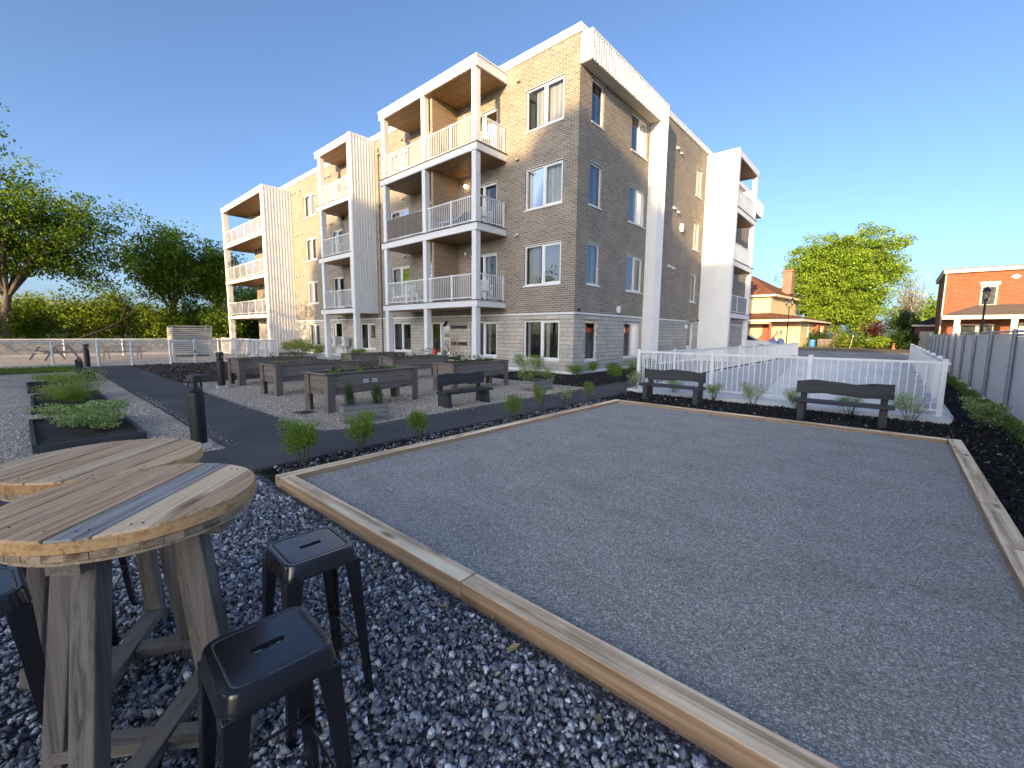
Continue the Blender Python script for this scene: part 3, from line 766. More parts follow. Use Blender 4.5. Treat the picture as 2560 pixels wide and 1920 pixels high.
def window(axis, u0, u1, z0, z1, kind, k, cur=None, see=None):
    """frame (the part) > pane, sill, lintel, curtain, room."""
    P = (lambda u, d, z: (u, CY+d, z)) if axis == 'x' else (lambda u, d, z: (CX-d, u, z))
    def bx(mb, ua, ub, da, db, za, zb):
        a, b = P(ua, da, za), P(ub, db, zb); mb.box(a[0], a[1], a[2], b[0], b[1], b[2])
    fr = MB(); f = 0.062; d0, d1 = 0.055, 0.125
    bx(fr, u0+.002, u0+f, d0, d1, z0+.002, z1-.002); bx(fr, u1-f, u1-.002, d0, d1, z0+.002, z1-.002)
    bx(fr, u0+f, u1-f, d0, d1, z0+.002, z0+f); bx(fr, u0+f, u1-f, d0, d1, z1-f, z1-.002)
    um = (u0+u1)/2 + (0.02 if kind == 'slider' else 0)
    if kind in ('slider', 'door'):
        bx(fr, um-0.05, um+0.05, d0-0.012, d1-0.003, z0+f, z1-f)
        e = 0.035                                      # the inner sash
        bx(fr, um+0.05, um+0.05+e, d0+.01, d1-0.01, z0+f, z1-f); bx(fr, u1-f-e, u1-f, d0+.01, d1-0.01, z0+f, z1-f)
        bx(fr, um+0.05+e, u1-f-e, d0+.01, d1-.01, z0+f, z0+f+e); bx(fr, um+0.05+e, u1-f-e, d0+.01, d1-.01, z1-f-e, z1-f)
    if kind == 'white_door':
        zs = z0+0.85
        bx(fr, u0+f, u1-f, d0+.01, d1-.01, z0+f, zs); bx(fr, u0+f, u0+f+.12, d0+.01, d1-.01, zs, z1-f); bx(fr, u1-f-.12, u1-f, d0+.01, d1-.01, zs, z1-f)
        if axis == 'x': bx(fr, u1-f, u1-0.003, d0-0.03, d0, z0+0.9, z0+1.2)
    o = part(fr, 'door' if 'door' in kind else 'window', M['white_vinyl'])
    g = MB(); dd = 0.093
    for a, b in (((u0+f, um), (um, u1-f)) if kind in ('slider', 'door') else ((u0+f, u1-f),)):
        g.poly([P(a, dd, z0+f), P(b, dd, z0+f), P(b, dd, z1-f), P(a, dd, z1-f)])
    part(g, 'pane', M['glass'], o)
    if kind in ('slider', 'single'):
        s = MB(); bx(s, u0-0.035, u1+0.035, -0.045, 0.05, z0-0.055, z0-.002); part(s, 'sill', M['white_vinyl'], o)
    s = MB()
    if k == 0: bx(s, u0-0.11, u1+0.11, -0.035, -0.001, z1+0.025, z1+0.075); part(s, 'lintel', M['stone_'+axis], o)
    else: bx(s, u0-0.03, u1+0.03, -0.012, -0.001, z1+.002, z1+0.022); part(s, 'lintel', M['white'], o)
    r = MB(); D = 1.6
    q = [P(u0-.3, 0.2, z0-.3), P(u1+.3, 0.2, z0-.3), P(u1+.3, 0.2, z1+.3), P(u0-.3, 0.2, z1+.3)]
    q2 = [P(u0-.3, D, z0-.3), P(u1+.3, D, z0-.3), P(u1+.3, D, z1+.3), P(u0-.3, D, z1+.3)]
    r.poly(q2)
    for i in range(4): r.poly([q[i], q[(i+1) % 4], q2[(i+1) % 4], q2[i]])
    # close the gap between the reveal and the room
    e = [P(u0, 0.13, z0), P(u1, 0.13, z0), P(u1, 0.13, z1), P(u0, 0.13, z1)]
    for i in range(4): r.poly([q[i], q[(i+1) % 4], e[(i+1) % 4], e[i]])
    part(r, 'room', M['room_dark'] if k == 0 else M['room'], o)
    if cur:
        c = MB()
        for (fa, fb, mi) in cur:
            a, b = u0+f+(u1-u0-2*f)*fa, u0+f+(u1-u0-2*f)*fb
            nn = max(6, int((b-a)/0.03)); c.mi = 0
            for i in range(nn):
                p0, p1 = a+(b-a)*i/nn, a+(b-a)*(i+1)/nn
                w0, w1 = 0.24+0.022*math.sin(i*1.7)+0.01*math.sin(i*0.6), 0.24+0.022*math.sin((i+1)*1.7)+0.01*math.sin((i+1)*0.6)
                c.poly([P(p0, w0, z0-.05), P(p1, w1, z0-.05), P(p1, w1, z1+.05), P(p0, w0, z1+.05)])
        part(c, 'curtain', M[cur[0][2]], o, smooth=True)
    return o
for h in holes_x:
    u = h[0]; k = h[5]; cur = None
    if u == -11.605: cur = [None, [(0, .32, 'curtain'), (.32, .36, 'curtain')], [(.5, 1, 'curtain_white'), (0, .12, 'curtain_white')], [(.52, 1, 'curtain'), (.18, .42, 'curtain')]][k]
    elif u == -31.90: cur = [(0, .36, 'curtain'), (.62, 1, 'curtain')]
    elif u == -21.19: cur = [(0, 1, 'curtain')]
    elif u == -28.05: cur = [(0, .3, 'curtain')]
    elif u in (-14.82,) and k in (1, 2): cur = [(.35, .6, 'curtain')]
    if k == 0 and h[4] == 'slider' and u in (-11.605, -14.82): cur = [(0, .08, 'curtain'), (.55, .68, 'curtain')]
    window('x', *h[:4], h[4], k, cur)
for h in holes_y:
    k = h[5]; cur = None
    if h[0] == 17.88: cur = [(.5, 1, 'curtain')]
    elif h[0] == 14.65 and k: cur = [(.75, 1, 'curtain')]
    elif h[0] == 25.83: cur = [(0, 1, 'curtain_white')]
    window('y', *h[:4], h[4], k, cur)

# white overhang and column at the corner
def ribs(mb, axis, c, u0, u1, z0, z1, sp=0.13, out=0.022, w=0.035):
    n = max(1, round((u1-u0)/sp))
    for i in range(n+1):
        u = u0+(u1-u0)*i/n
        if axis == 'y': mb.box(c-.004, u-w/2, z0, c+out, u+w/2, z1)
        else: mb.box(u-w/2, c-out, z0, u+w/2, c+.004, z1)
XO = -8.674
def overhang(y0, y1, z0, z1):
    mb = MB(); mb.box(CX+.002, y0, z0, XO, y1, z1); ribs(mb, 'y', XO, y0+0.03, y1-0.03, z0+.002, z1-0.05, 0.17, 0.04, 0.03)
    mb.box(CX+.003, y0-0.012, z1-0.045, XO+0.035, y1+.012, z1+.03)
    o = part(mb, 'overhang', M['white'])
    s = MB(); n = round((y1-y0)/0.1)
    for i in range(n):
        s.box(CX+0.02, y0+0.03+(y1-y0-.06)*i/n, z0-0.012, XO-0.02, y0+0.03+(y1-y0-.06)*(i+0.86)/n, z0+.001)
    part(s, 'soffit', M['soffit_white'], o)
overhang(CY+0.012, 20.50, 11.042, 11.98)
overhang(35.2, YR-.02, 10.75, 11.75)
mb = MB(); mb.box(CX+.002, 19.68, -0.05, XO-.002, 20.497, 11.04); ribs(mb, 'y', XO-.002, 19.71, 20.47, 0, 11.04, 0.15, 0.035, 0.028)
for z in (2.95, 5.9, 8.85): mb.box(CX+.004, 19.672, z, XO+.002, 20.503, z+0.02)
part(mb, 'corner_column', M['white'])

# ------------------------------------------------------------------ balcony towers on the long facade
def railing(x0, x1, y, zf, parent, axis='x', posts=(), glass=False, screen=None, h=1.06):
    """railing part > pickets / glass / posts as sub-parts."""
    P = (lambda u, v, z: (u, y+v, z)) if axis == 'x' else (lambda u, v, z: (y+v, u, z))
    def bx(mb, ua, ub, va, vb, za, zb):
        a, b = P(ua, va, za), P(ub, vb, zb); mb.box(*a, *b)
    mb = MB()
    bx(mb, x0, x1, -0.025, 0.025, zf+h-0.045, zf+h)
    o = part(mb, 'railing', M['white'], parent)
    mb = MB(); bx(mb, x0, x1, -0.018, 0.018, zf+0.085, zf+0.125); part(mb, 'bottom_rail', M['white'], o)
    pk = MB()
    if glass:
        bx(pk, x0+.02, x1-.02, -0.006, 0.006, zf+0.125, zf+h-0.045); part(pk, 'glass_panel', M['rail_glass'], o)
    else:
        n = max(2, round((x1-x0)/0.115))
        for i in range(1, n):
            u = x0+(x1-x0)*i/n; bx(pk, u-0.0105, u+0.0105, -0.0105, 0.0105, zf+0.12, zf+h-0.04)
        part(pk, 'pickets', M['white'], o)
    for u in posts:
        q = MB(); bx(q, u-0.032, u+0.032, -0.032, 0.032, zf, zf+h+0.02); bx(q, u-0.055, u+0.055, -0.055, 0.055, zf, zf+0.02); part(q, 'rail_post', M['white'], o)
    if screen:
        q = MB(); bx(q, x0+.01, x1-.01, -0.045, -0.032, zf+0.16, zf+h-0.02); part(q, screen, M['screen_cloth'], o)
    return o

def slab(x0, x1, y0, z0, z1, y1=None):
    """a balcony floor: white fascia, dark deck lip, brown boarded soffit."""
    y1 = CY if y1 is None else y1
    mb = MB(); mb.box(x0, y0, z0, x1, y1-.002, z1-0.035)
    o = part(mb, 'balcony_floor', M['white'], bevel=0.008)
    d = MB(); d.box(x0-0.035, y0-0.035, z1-0.033, x1+0.035, y1-.002, z1); part(d, 'deck_edge', M['deck'], o)
    s = MB(); n = round((y1-y0-.1)/0.14)
    for i in range(n):
        a = y0+0.06+(y1-y0-.1)*i/n; s.box(x0+0.06, a, z0-0.014, x1-0.06, a+(y1-y0-.1)/n*0.93, z0+.001)
    part(s, 'soffit', M['soffit'], o)
    return o

def canopy(x0, x1, y0, z0, z1, y1=None):
    y1 = CY if y1 is None else y1
    mb = MB(); mb.box(x0, y0, z0, x1, y1-.002, z1-0.06); mb.box(x0-0.03, y0-0.03, z1-0.058, x1+0.03, y1-.002, z1)
    o = part(mb, 'canopy', M['white'], bevel=0.008)
    s = MB(); n = round((y1-y0-.1)/0.12)
    for i in range(n):
        a = y0+0.06+(y1-y0-.1)*i/n; s.box(x0+0.06, a, z0-0.014, x1-0.06, a+(y1-y0-.1)/n*0.93, z0+.001)
    part(s, 'soffit', M['soffit'], o)

def post(x0, x1, y0, y1, z0, z1):
    mb = MB(); mb.box(x0, y0, z0, x1, y1, z1); part(mb, 'balcony_post', M['white'], bevel=0.012)

# C: the double balcony near the corner
YC = 12.09; X0C, X1C = -19.36, -12.60
ZS = [(2.62, 2.90), (5.60, 5.905), (8.57, 8.87)]
floors_c = [slab(X0C, X1C, YC, a, b) for a, b in ZS]
canopy(X0C+.02, X1C, YC, 11.555, 11.95)
segs = [(-0.05, 2.62), (2.90, 5.60), (5.905, 8.57), (8.87, 11.555)]
for a, b in segs:
    post(-12.925, -12.685, YC+.03, YC+.29, a, b); post(-16.10, -15.87, YC+.03, YC+.29, a, b); post(-19.21, -18.97, YC+.03, YC+.29, a, b)
for (a, b) in segs[1:]:
    mb = MB(); n = 18
    for i in range(n):
        z = a+(b-a-.03)*i/n; mb.box(-15.80, YC+.30, z, -15.655, CY-.004, z+(b-a-.03)/n*0.965)
    part(mb, 'divider_wall', M['plank'])
for k in (1, 2, 3):
    zf = SLAB_C[k]; fl = floors_c[k-1]
    railing(-15.86, -12.93, YC+.14, zf, fl, 'x', (-15.72, -14.28))
    railing(-18.96, -16.11, YC+.14, zf, fl, 'x', (-17.55,), screen='privacy_screen' if k == 2 else None)
    railing(YC+.30, CY-.03, -12.70, zf, fl, 'y', (CY-0.07,))
    railing(YC+.30, CY-.03, -19.20, zf, fl, 'y', (CY-0.07,))
# B: the middle tower with a ribbed side
YB = 12.36; X0B, X1B = -26.79, -22.62
ZSB = [(2.63, 2.92), (5.70, 5.99), (8.72, 9.01)]
floors_b = [slab(X0B, X1B-.2, YB, a, b) for a, b in ZSB]
canopy(X0B, X1B-.2, YB, 11.75, 12.10)
mb = MB(); mb.box(X1B-.2, YB, 2.62, X1B, CY-.002, 12.10); ribs(mb, 'y', X1B, YB+.06, CY-.06, 2.63, 12.05, 0.165, 0.03, 0.04)
for z in (5.85, 8.86): mb.box(X1B-.19, YB-.004, z, X1B+.008, CY-.003, z+0.025)
mb.box(X1B-.34, YB-.012, 2.63, X1B+.012, YB+.05, 12.11); mb.box(X1B-.22, YB-.02, 12.06, X1B+.035, CY-.003, 12.13)
part(mb, 'ribbed_side', M['white'])
for a, b in [(-.05, 2.63), (2.92, 5.70), (5.99, 8.72), (9.01, 11.75)]: post(-26.52, -26.24, YB+.03, YB+.31, a, b)
post(-22.93, -22.65, YB+.03, YB+.31, -.05, 2.62)
for k in (0, 1, 2):
    zf = ZSB[k][1]
    railing(-26.24, -22.98, YB+.14, zf, floors_b[k], 'x', (-24.75,)); railing(YB+.31, CY-.03, -26.4, zf, floors_b[k], 'y')
# A: the far tower, wrapping round the end of the building
YA = 11.89; X0A, X1A = -43.4, -34.02
ZSA = [(2.56, 2.87), (5.46, 5.77), (8.42, 8.73)]
floors_a = []
for a, b in ZSA: floors_a.append(slab(X0A, X1A-.2, YA, a, b))
canopy(X0A, X1A-.2, YA, 11.34, 11.74)
for k, (a, b) in enumerate(ZSA):
    mb = MB(); mb.box(X0A, CY, a, XL-.01, 17.0, b-0.035); part(mb, 'balcony_floor', M['white'])
mb = MB(); mb.box(X0A, CY, 11.34, XL-.01, 17.0, 11.74); part(mb, 'canopy', M['white'])
mb = MB(); mb.box(X1A-.2, YA, 0.0, X1A, CY-.002, 11.74); ribs(mb, 'y', X1A, YA+.06, CY-.06, 0.02, 11.70, 0.2, 0.035, 0.045)
for z in (2.85, 5.75, 8.7): mb.box(X1A-.19, YA-.004, z, X1A+.008, CY-.003, z+0.025)
mb.box(X1A-.40, YA-.012, 0.02, X1A+.012, YA+.05, 11.75); mb.box(X1A-.22, YA-.02, 11.70, X1A+.035, CY-.003, 11.77)
part(mb, 'ribbed_side', M['white'])
for a, b in [(-.05, 2.56), (2.87, 5.46), (5.77, 8.42), (8.73, 11.34)]: post(-43.38, -43.04, YA+.03, YA+.42, a, b); post(-43.38, -43.04, 16.5, 16.9, a, b)
for k in (0, 1, 2):
    zf = ZSA[k][1]
    railing(-43.03, X1A-.22, YA+.14, zf, floors_a[k], 'x', [-43+1.5*i for i in range(1, 6)], glass=True)
    railing(YA+.45, 16.9, -43.2, zf, floors_a[k], 'y', (CY, 15.4), glass=True)
# D: the tower on the side facade
XD = -7.40; Y0D, Y1D = 27.45, 32.15
ZSD = [(2.60, 2.90), (5.60, 5.92), (8.60, 8.93)]
def slab_y(y0, y1, x1, z0, z1):
    mb = MB(); mb.box(CX+.002, y0, z0, x1, y1, z1-.035); o = part(mb, 'balcony_floor', M['white'], bevel=0.008)
    d = MB(); d.box(CX+.002, y0, z1-.033, x1+.035, y1+.035, z1); part(d, 'deck_edge', M['deck'], o)
    s = MB(); s.box(CX+.05, y0+.05, z0-.014, x1-.06, y1-.06, z0+.001); part(s, 'soffit', M['soffit'], o)
    return o
floors_d = [slab_y(Y0D+.2, Y1D, XD, a, b) for a, b in ZSD]
mb = MB(); mb.box(CX+.002, Y0D+.2, 11.62, XD, Y1D, 11.96); o = part(mb, 'canopy', M['white'], bevel=0.008)
s = MB(); s.box(CX+.05, Y0D+.25, 11.606, XD-.06, Y1D-.06, 11.621); part(s, 'soffit', M['soffit'], o)
mb = MB(); mb.box(CX+.002, Y0D, 0, XD, Y0D+.2, 11.96); ribs(mb, 'x', Y0D, CX+.05, XD-.06, .02, 11.9, 0.19, 0.03, 0.045)
for z in (2.85, 8.9): mb.box(CX+.004, Y0D-.008, z, XD+.004, Y0D+.19, z+.025)
mb.box(XD-.03, Y0D-.012, 0.02, XD+.012, Y0D+.3, 11.965); mb.box(CX+.004, Y0D-.035, 11.92, XD+.02, Y0D+.21, 11.99)
part(mb, 'ribbed_side', M['white'])
for a, b in [(-.05, 2.60), (2.90, 5.60), (5.92, 8.60), (8.93, 11.62)]: post(XD-.30, XD-.03, 31.82, 32.10, a, b)
for k in (0, 1, 2):
    zf = ZSD[k][1]
    o = railing(Y0D+.31, 31.80, XD-.14, zf, floors_d[k], 'y', (29.5,), glass=True)
    if k: q = MB(); q.box(XD-.125, Y0D+.33, zf+.1, XD-.11, 31.78, zf+.98); part(q, 'privacy_panel', M['white'], o)

# hoods, lamps and cameras on the walls
def hood(x, z, s=1.0):
    mb = MB(); mb.prism([(x-.085*s, CY, z-.06*s), (x-.085*s, CY, z+.09*s), (x-.085*s, CY-.13*s, z-.02*s), (x-.085*s, CY-.13*s, z-.06*s)], (.17*s, 0, 0))
    part(mb, 'vent_hood', M['beige_metal'])
for z in (11.46, 8.53, 5.57): hood(-11.97, z); hood(-19.92, z)
for z in (11.44, 8.50, 5.58, 2.55):
    for x in (-33.64, -33.16, -32.36): hood(x, z, 0.95)
    if z > 3:
        for x in (-28.49, -28.09, -27.79): hood(x, z, 0.95)
hood(-22.1, 11.3, 1.2)
def side_hood(y, z, s=1.0):
    mb = MB(); mb.prism([(CX, y-.09*s, z-.06*s), (CX, y-.09*s, z+.09*s), (CX+.14*s, y-.09*s, z-.02*s), (CX+.14*s, y-.09*s, z-.06*s)], (0, .18*s, 0))
    part(mb, 'vent_hood', M['white'])
for y, z in ((22.9, 11.0), (23.35, 10.9), (22.8, 8.05), (23.3, 7.95), (22.5, 5.1), (23.05, 5.05)): side_hood(y, z)
def wall_box(y, z, w, h, d, m=None):
    mb = MB(); mb.box(CX+.002, y-w/2, z-h/2, CX+d, y+w/2, z+h/2); mb.box(CX+.002, y-w*.9, z-h*.2, CX+d*.5, y-w/2, z+h*.2)
    part(mb, 'wall_lamp', m or M['white'], bevel=0.01)
wall_box(17.2, 2.62, .16, .28, .12); wall_box(23.9, 7.25, .2, .42, .14); wall_box(25.4, 2.02, .16, .2, .12)
def dome(x, y, z):
    mb = MB(); mb.box(x-.05, y-.05, z, x+.05, y+.05, z+.05); mb.ball((x, y, z-.005), .062, n=12, m=8); part(mb, 'security_camera', M['black'], smooth=True)
dome(CX+.07, 14.05, 2.47); dome(CX+.07, 27.2, 2.42); dome(-27.3, CY-.07, 2.45)
# lamps beside the balcony doors; the third floor one is lit
lit = bpy.data.materials.new('lit_lamp'); lit.use_nodes = True
bb = lit.node_tree.nodes['Principled BSDF']; bb.inputs['Base Color'].default_value = (1, .8, .5, 1)
bb.inputs['Emission Color'].default_value = (1, .62, .28, 1); bb.inputs['Emission Strength'].default_value = 6
for k in (1, 2, 3):
    mb = MB(); x, z = -15.02, ZT[k]-0.05+.14
    mb.tube([(x, CY-.001, z), (x, CY-.05, z)], .05, 10); mb.ball((x, CY-.11, z-.01), .075, n=12, m=8)
    part(mb, 'wall_lamp', lit if k == 2 else M['white'], smooth=True)
mb = MB(); mb.tube([(-26.27, CY-.001, 8.6), (-26.27, CY-.1, 8.6)], .05, 8); mb.box(-26.35, CY-.2, 8.46, -26.19, CY-.05, 8.62); part(mb, 'wall_lamp', M['black'])
mb = MB(); mb.tube([(-22.2, CY-.05, 0), (-22.2, CY-.05, 11.6)], .045, 8); mb.box(-22.32, CY-.13, 8.5, -22.06, CY, 8.7); part(mb, 'downpipe', M['deck'], smooth=True)

# ------------------------------------------------------------------ the block behind the viewpoint that throws the evening shade
Y0 = -60.0                                           # how far behind; heights and ends follow from the shadow on the white tower and the facades
BKO = (0, Y0-6, 0)
blk = thing('apartment_block', 'plain brown brick apartment block standing behind the viewpoint, flat roofed with a stair tower', 'building', BKO)
def bpart(mb, name, mat, parent=None, **k): return mb.build(name, mat, parent or blk, BKO, **k)
sx_, hz_ = 0.22*-Y0, 0.195*-Y0
BX0, BX1, BY = -25.0+sx_, 10.5+sx_, Y0
mb = MB(); mb.box(BX0, Y0-14, -.1, BX1, BY, 11.0+hz_); bpart(mb, 'wall', M['brick_x'])
mb = MB(); mb.box(BX0-.06, Y0-14.06, 11.0+hz_, BX1+.06, BY+.06, 11.3+hz_); bpart(mb, 'parapet', M['white'])
mb = MB(); mb.box(-7.32+sx_, Y0-5, 11.3+hz_, -4.36+sx_, BY, 12.43+hz_); bpart(mb, 'stair_tower', M['brick_x'])
for i in range(9):
    for k in range(6):
        x = BX0+2+i*3.8; f = MB(); f.box(x, BY+.005, 0.9+3.1*k, x+1.7, BY+.05, 2.5+3.1*k); wn = bpart(f, 'window', M['white_vinyl'])
        g = MB(); g.box(x+.08, BY+.05, 0.98+3.1*k, x+1.62, BY+.056, 2.42+3.1*k); bpart(g, 'pane', M['black'], wn)
# ------------------------------------------------------------------ court timbers
def timber(x0, y0, x1, y1, label, z0=-0.08, z1=0.10):
    cx, cy = (x0+x1)/2, (y0+y1)/2
    L, W = max(x1-x0, y1-y0), min(x1-x0, y1-y0)
    t = MB(); n = max(2, int(L/0.35))
    rz = 0 if (x1-x0) > (y1-y0) else PI/2
    t.box(-L/2, -W/2, z0, L/2, W/2, z1)
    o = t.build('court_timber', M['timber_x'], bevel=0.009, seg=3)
    o.location = (cx, cy, 0); o.rotation_euler = (random.uniform(-.004, .004), 0, rz + random.uniform(-.0012, .0012))
    return tag(o, label, 'timber', 'timbers edging the bocce court')
Yn0, Yn1 = 1.585, 1.72
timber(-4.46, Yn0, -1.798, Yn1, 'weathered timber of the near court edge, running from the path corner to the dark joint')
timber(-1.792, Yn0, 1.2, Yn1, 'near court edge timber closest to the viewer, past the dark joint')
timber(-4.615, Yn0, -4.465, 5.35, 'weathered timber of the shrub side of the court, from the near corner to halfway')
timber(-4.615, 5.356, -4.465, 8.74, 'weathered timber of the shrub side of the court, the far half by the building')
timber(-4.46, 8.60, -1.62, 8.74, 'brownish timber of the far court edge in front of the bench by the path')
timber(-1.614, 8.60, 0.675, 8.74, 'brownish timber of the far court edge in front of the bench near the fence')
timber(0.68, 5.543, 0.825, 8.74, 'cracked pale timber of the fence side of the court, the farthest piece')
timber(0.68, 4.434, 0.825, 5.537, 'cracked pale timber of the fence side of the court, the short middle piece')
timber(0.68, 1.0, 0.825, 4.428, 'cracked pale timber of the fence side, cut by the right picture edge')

# ------------------------------------------------------------------ bar tables
def bar_table(cx, cy, r, ang, seed, label, planks, tones, turn):
    rnd = random.Random(seed)
    t = thing('bar_table', label, 'table', (cx, cy, 0), ang, 'round plank bar tables')
    top = MB(); zt, th = 1.0, 0.042
    ys = planks
    def chord(y, rad): return math.sqrt(max(0, rad*rad-y*y))
    for i in range(len(ys)-1):
        a, b = ys[i]*r+0.0026, ys[i+1]*r-0.0026
        pts = []; n = 16
        rad = r*(1+rnd.uniform(-.004, .004))
        for k in range(n+1):
            y = a+(b-a)*k/n; pts.append((chord(y, rad), y))
        for k in range(n, -1, -1):
            y = a+(b-a)*k/n; pts.append((-chord(y, rad), y))
        clean = []
        for p in pts:
            if not clean or (abs(p[0]-clean[-1][0])+abs(p[1]-clean[-1][1])) > 1e-4: clean.append(p)
        top.mi = tones[i]
        dz = rnd.uniform(-.0015, .0015)
        top.prism([(x, y, zt-th+dz) for x, y in clean], (0, 0, th))
    o = top.build('tabletop', [M['plank_a'], M['plank_b'], M['plank_c'], M['plank_d']], t, bevel=0.007, seg=3)
    rimb = MB()
    cuts = [0]
    while cuts[-1] < 2*PI-.35: cuts.append(cuts[-1]+rnd.uniform(.35, .85))
    cuts[-1] = 2*PI                                  # sawn round edge, honey coloured where it was sanded
    for a0, a1 in zip(cuts[:-1], cuts[1:]):
        k = max(4, int((a1-a0)/.07)); ro, ri = r+0.0022, r-0.010
        A = [a0+(a1-a0-.004)*i/k for i in range(k+1)]
        rimb.prism([(ro*math.cos(q), ro*math.sin(q), zt-th+.003) for q in A]+[(ri*math.cos(q), ri*math.sin(q), zt-th+.003) for q in A[::-1]], (0, 0, th-0.011))
    rimb.build('sanded_edge', M['rim'], o)
    un = MB(); r2 = r-0.006                          # second layer of short pieces
    n = 40; z1 = zt-th-0.003; k = 0
    for i in range(n):
        a0, a1 = 2*PI*i/n+0.002, 2*PI*(i+1)/n-0.002; ro = r2-rnd.uniform(0, .005); zz = rnd.uniform(0.020, 0.023)
        un.prism([(ro*math.cos(a0), ro*math.sin(a0), z1-zz), (ro*math.cos(a1), ro*math.sin(a1), z1-zz), (r*.6*math.cos(a1), r*.6*math.sin(a1), z1-zz), (r*.6*math.cos(a0), r*.6*math.sin(a0), z1-zz)], (0, 0, zz))
    un.lathe([(r2-.012, z1-.036), (r2-.008, z1-.034), (r2-.008, z1-.025)], 48)
    un.build('underlayer', M['under'], t)
    cl = MB()
    cl.beam((-r*.82, 0, z1-.066), (r*.82, 0, z1-.066), .09, .04); cl.beam((0, -r*.82, z1-.067), (0, r*.82, z1-.067), .09, .04)
    cl.build('cleat', M['table_leg_x'], t)
    for k in range(4):
        a = PI/2*k+turn; c, s = math.cos(a), math.sin(a)
        q = .76 if k == 3 else 1.0
        lg = MB(); lg.beam((.205*c*q, .205*s*q, z1-.046), (.335*c*q, .335*s*q, -.01), .068, .068, up=(-s, c, 0))
        lg.build('leg', M['table_leg_z'], t, bevel=0.006)
    c, s = math.cos(turn), math.sin(turn)
    br = MB(); br.beam((-.32*c, -.32*s, .075), (.32*c, .32*s, .075), .075, .05); br.build('brace', M['table_leg_x'], t, bevel=0.005)
    for sg in (-1, 1):
        br = MB(); br.beam((-s*.04*sg, c*.04*sg, .07), (-s*.32*sg, c*.32*sg, .07), .075, .045); br.build('brace', M['table_leg_y'], t, bevel=0.005)
    sc = MB()                                        # screw heads
    for i in range(len(ys)-1):
        ym = (ys[i]+ys[i+1])/2*r
        for sx in (-1, 1):
            x = sx*chord(ym, r)*0.86
            if abs(ys[i+1]-ys[i]) > .12:
                sc.lathe([(.0035, zt+.0002), (.003, zt+.0016)], 8, (x, ym+.012, 0)); sc.lathe([(.0035, zt+.0002), (.003, zt+.0016)], 8, (x*.97, ym-.014, 0))
    sc.build('screws', M['black'], o)
    return t
TA = math.atan2(0.69, -0.72)
bar_table(-1.885, 0.215, 0.345, TA, 1, 'round plank bar table with one grey board, nearest to the viewer', [-1, -.70, -.34, -.04, .30, .66, 1], [3, 1, 2, 0, 3, 0], math.radians(4))
bar_table(-2.535, 0.200, 0.338, TA, 2, 'round plank bar table of plain tan boards, behind the one with the grey board', [-1, -.66, -.30, .04, .36, .70, 1], [0, 3, 1, 0, 3, 1], math.radians(16))

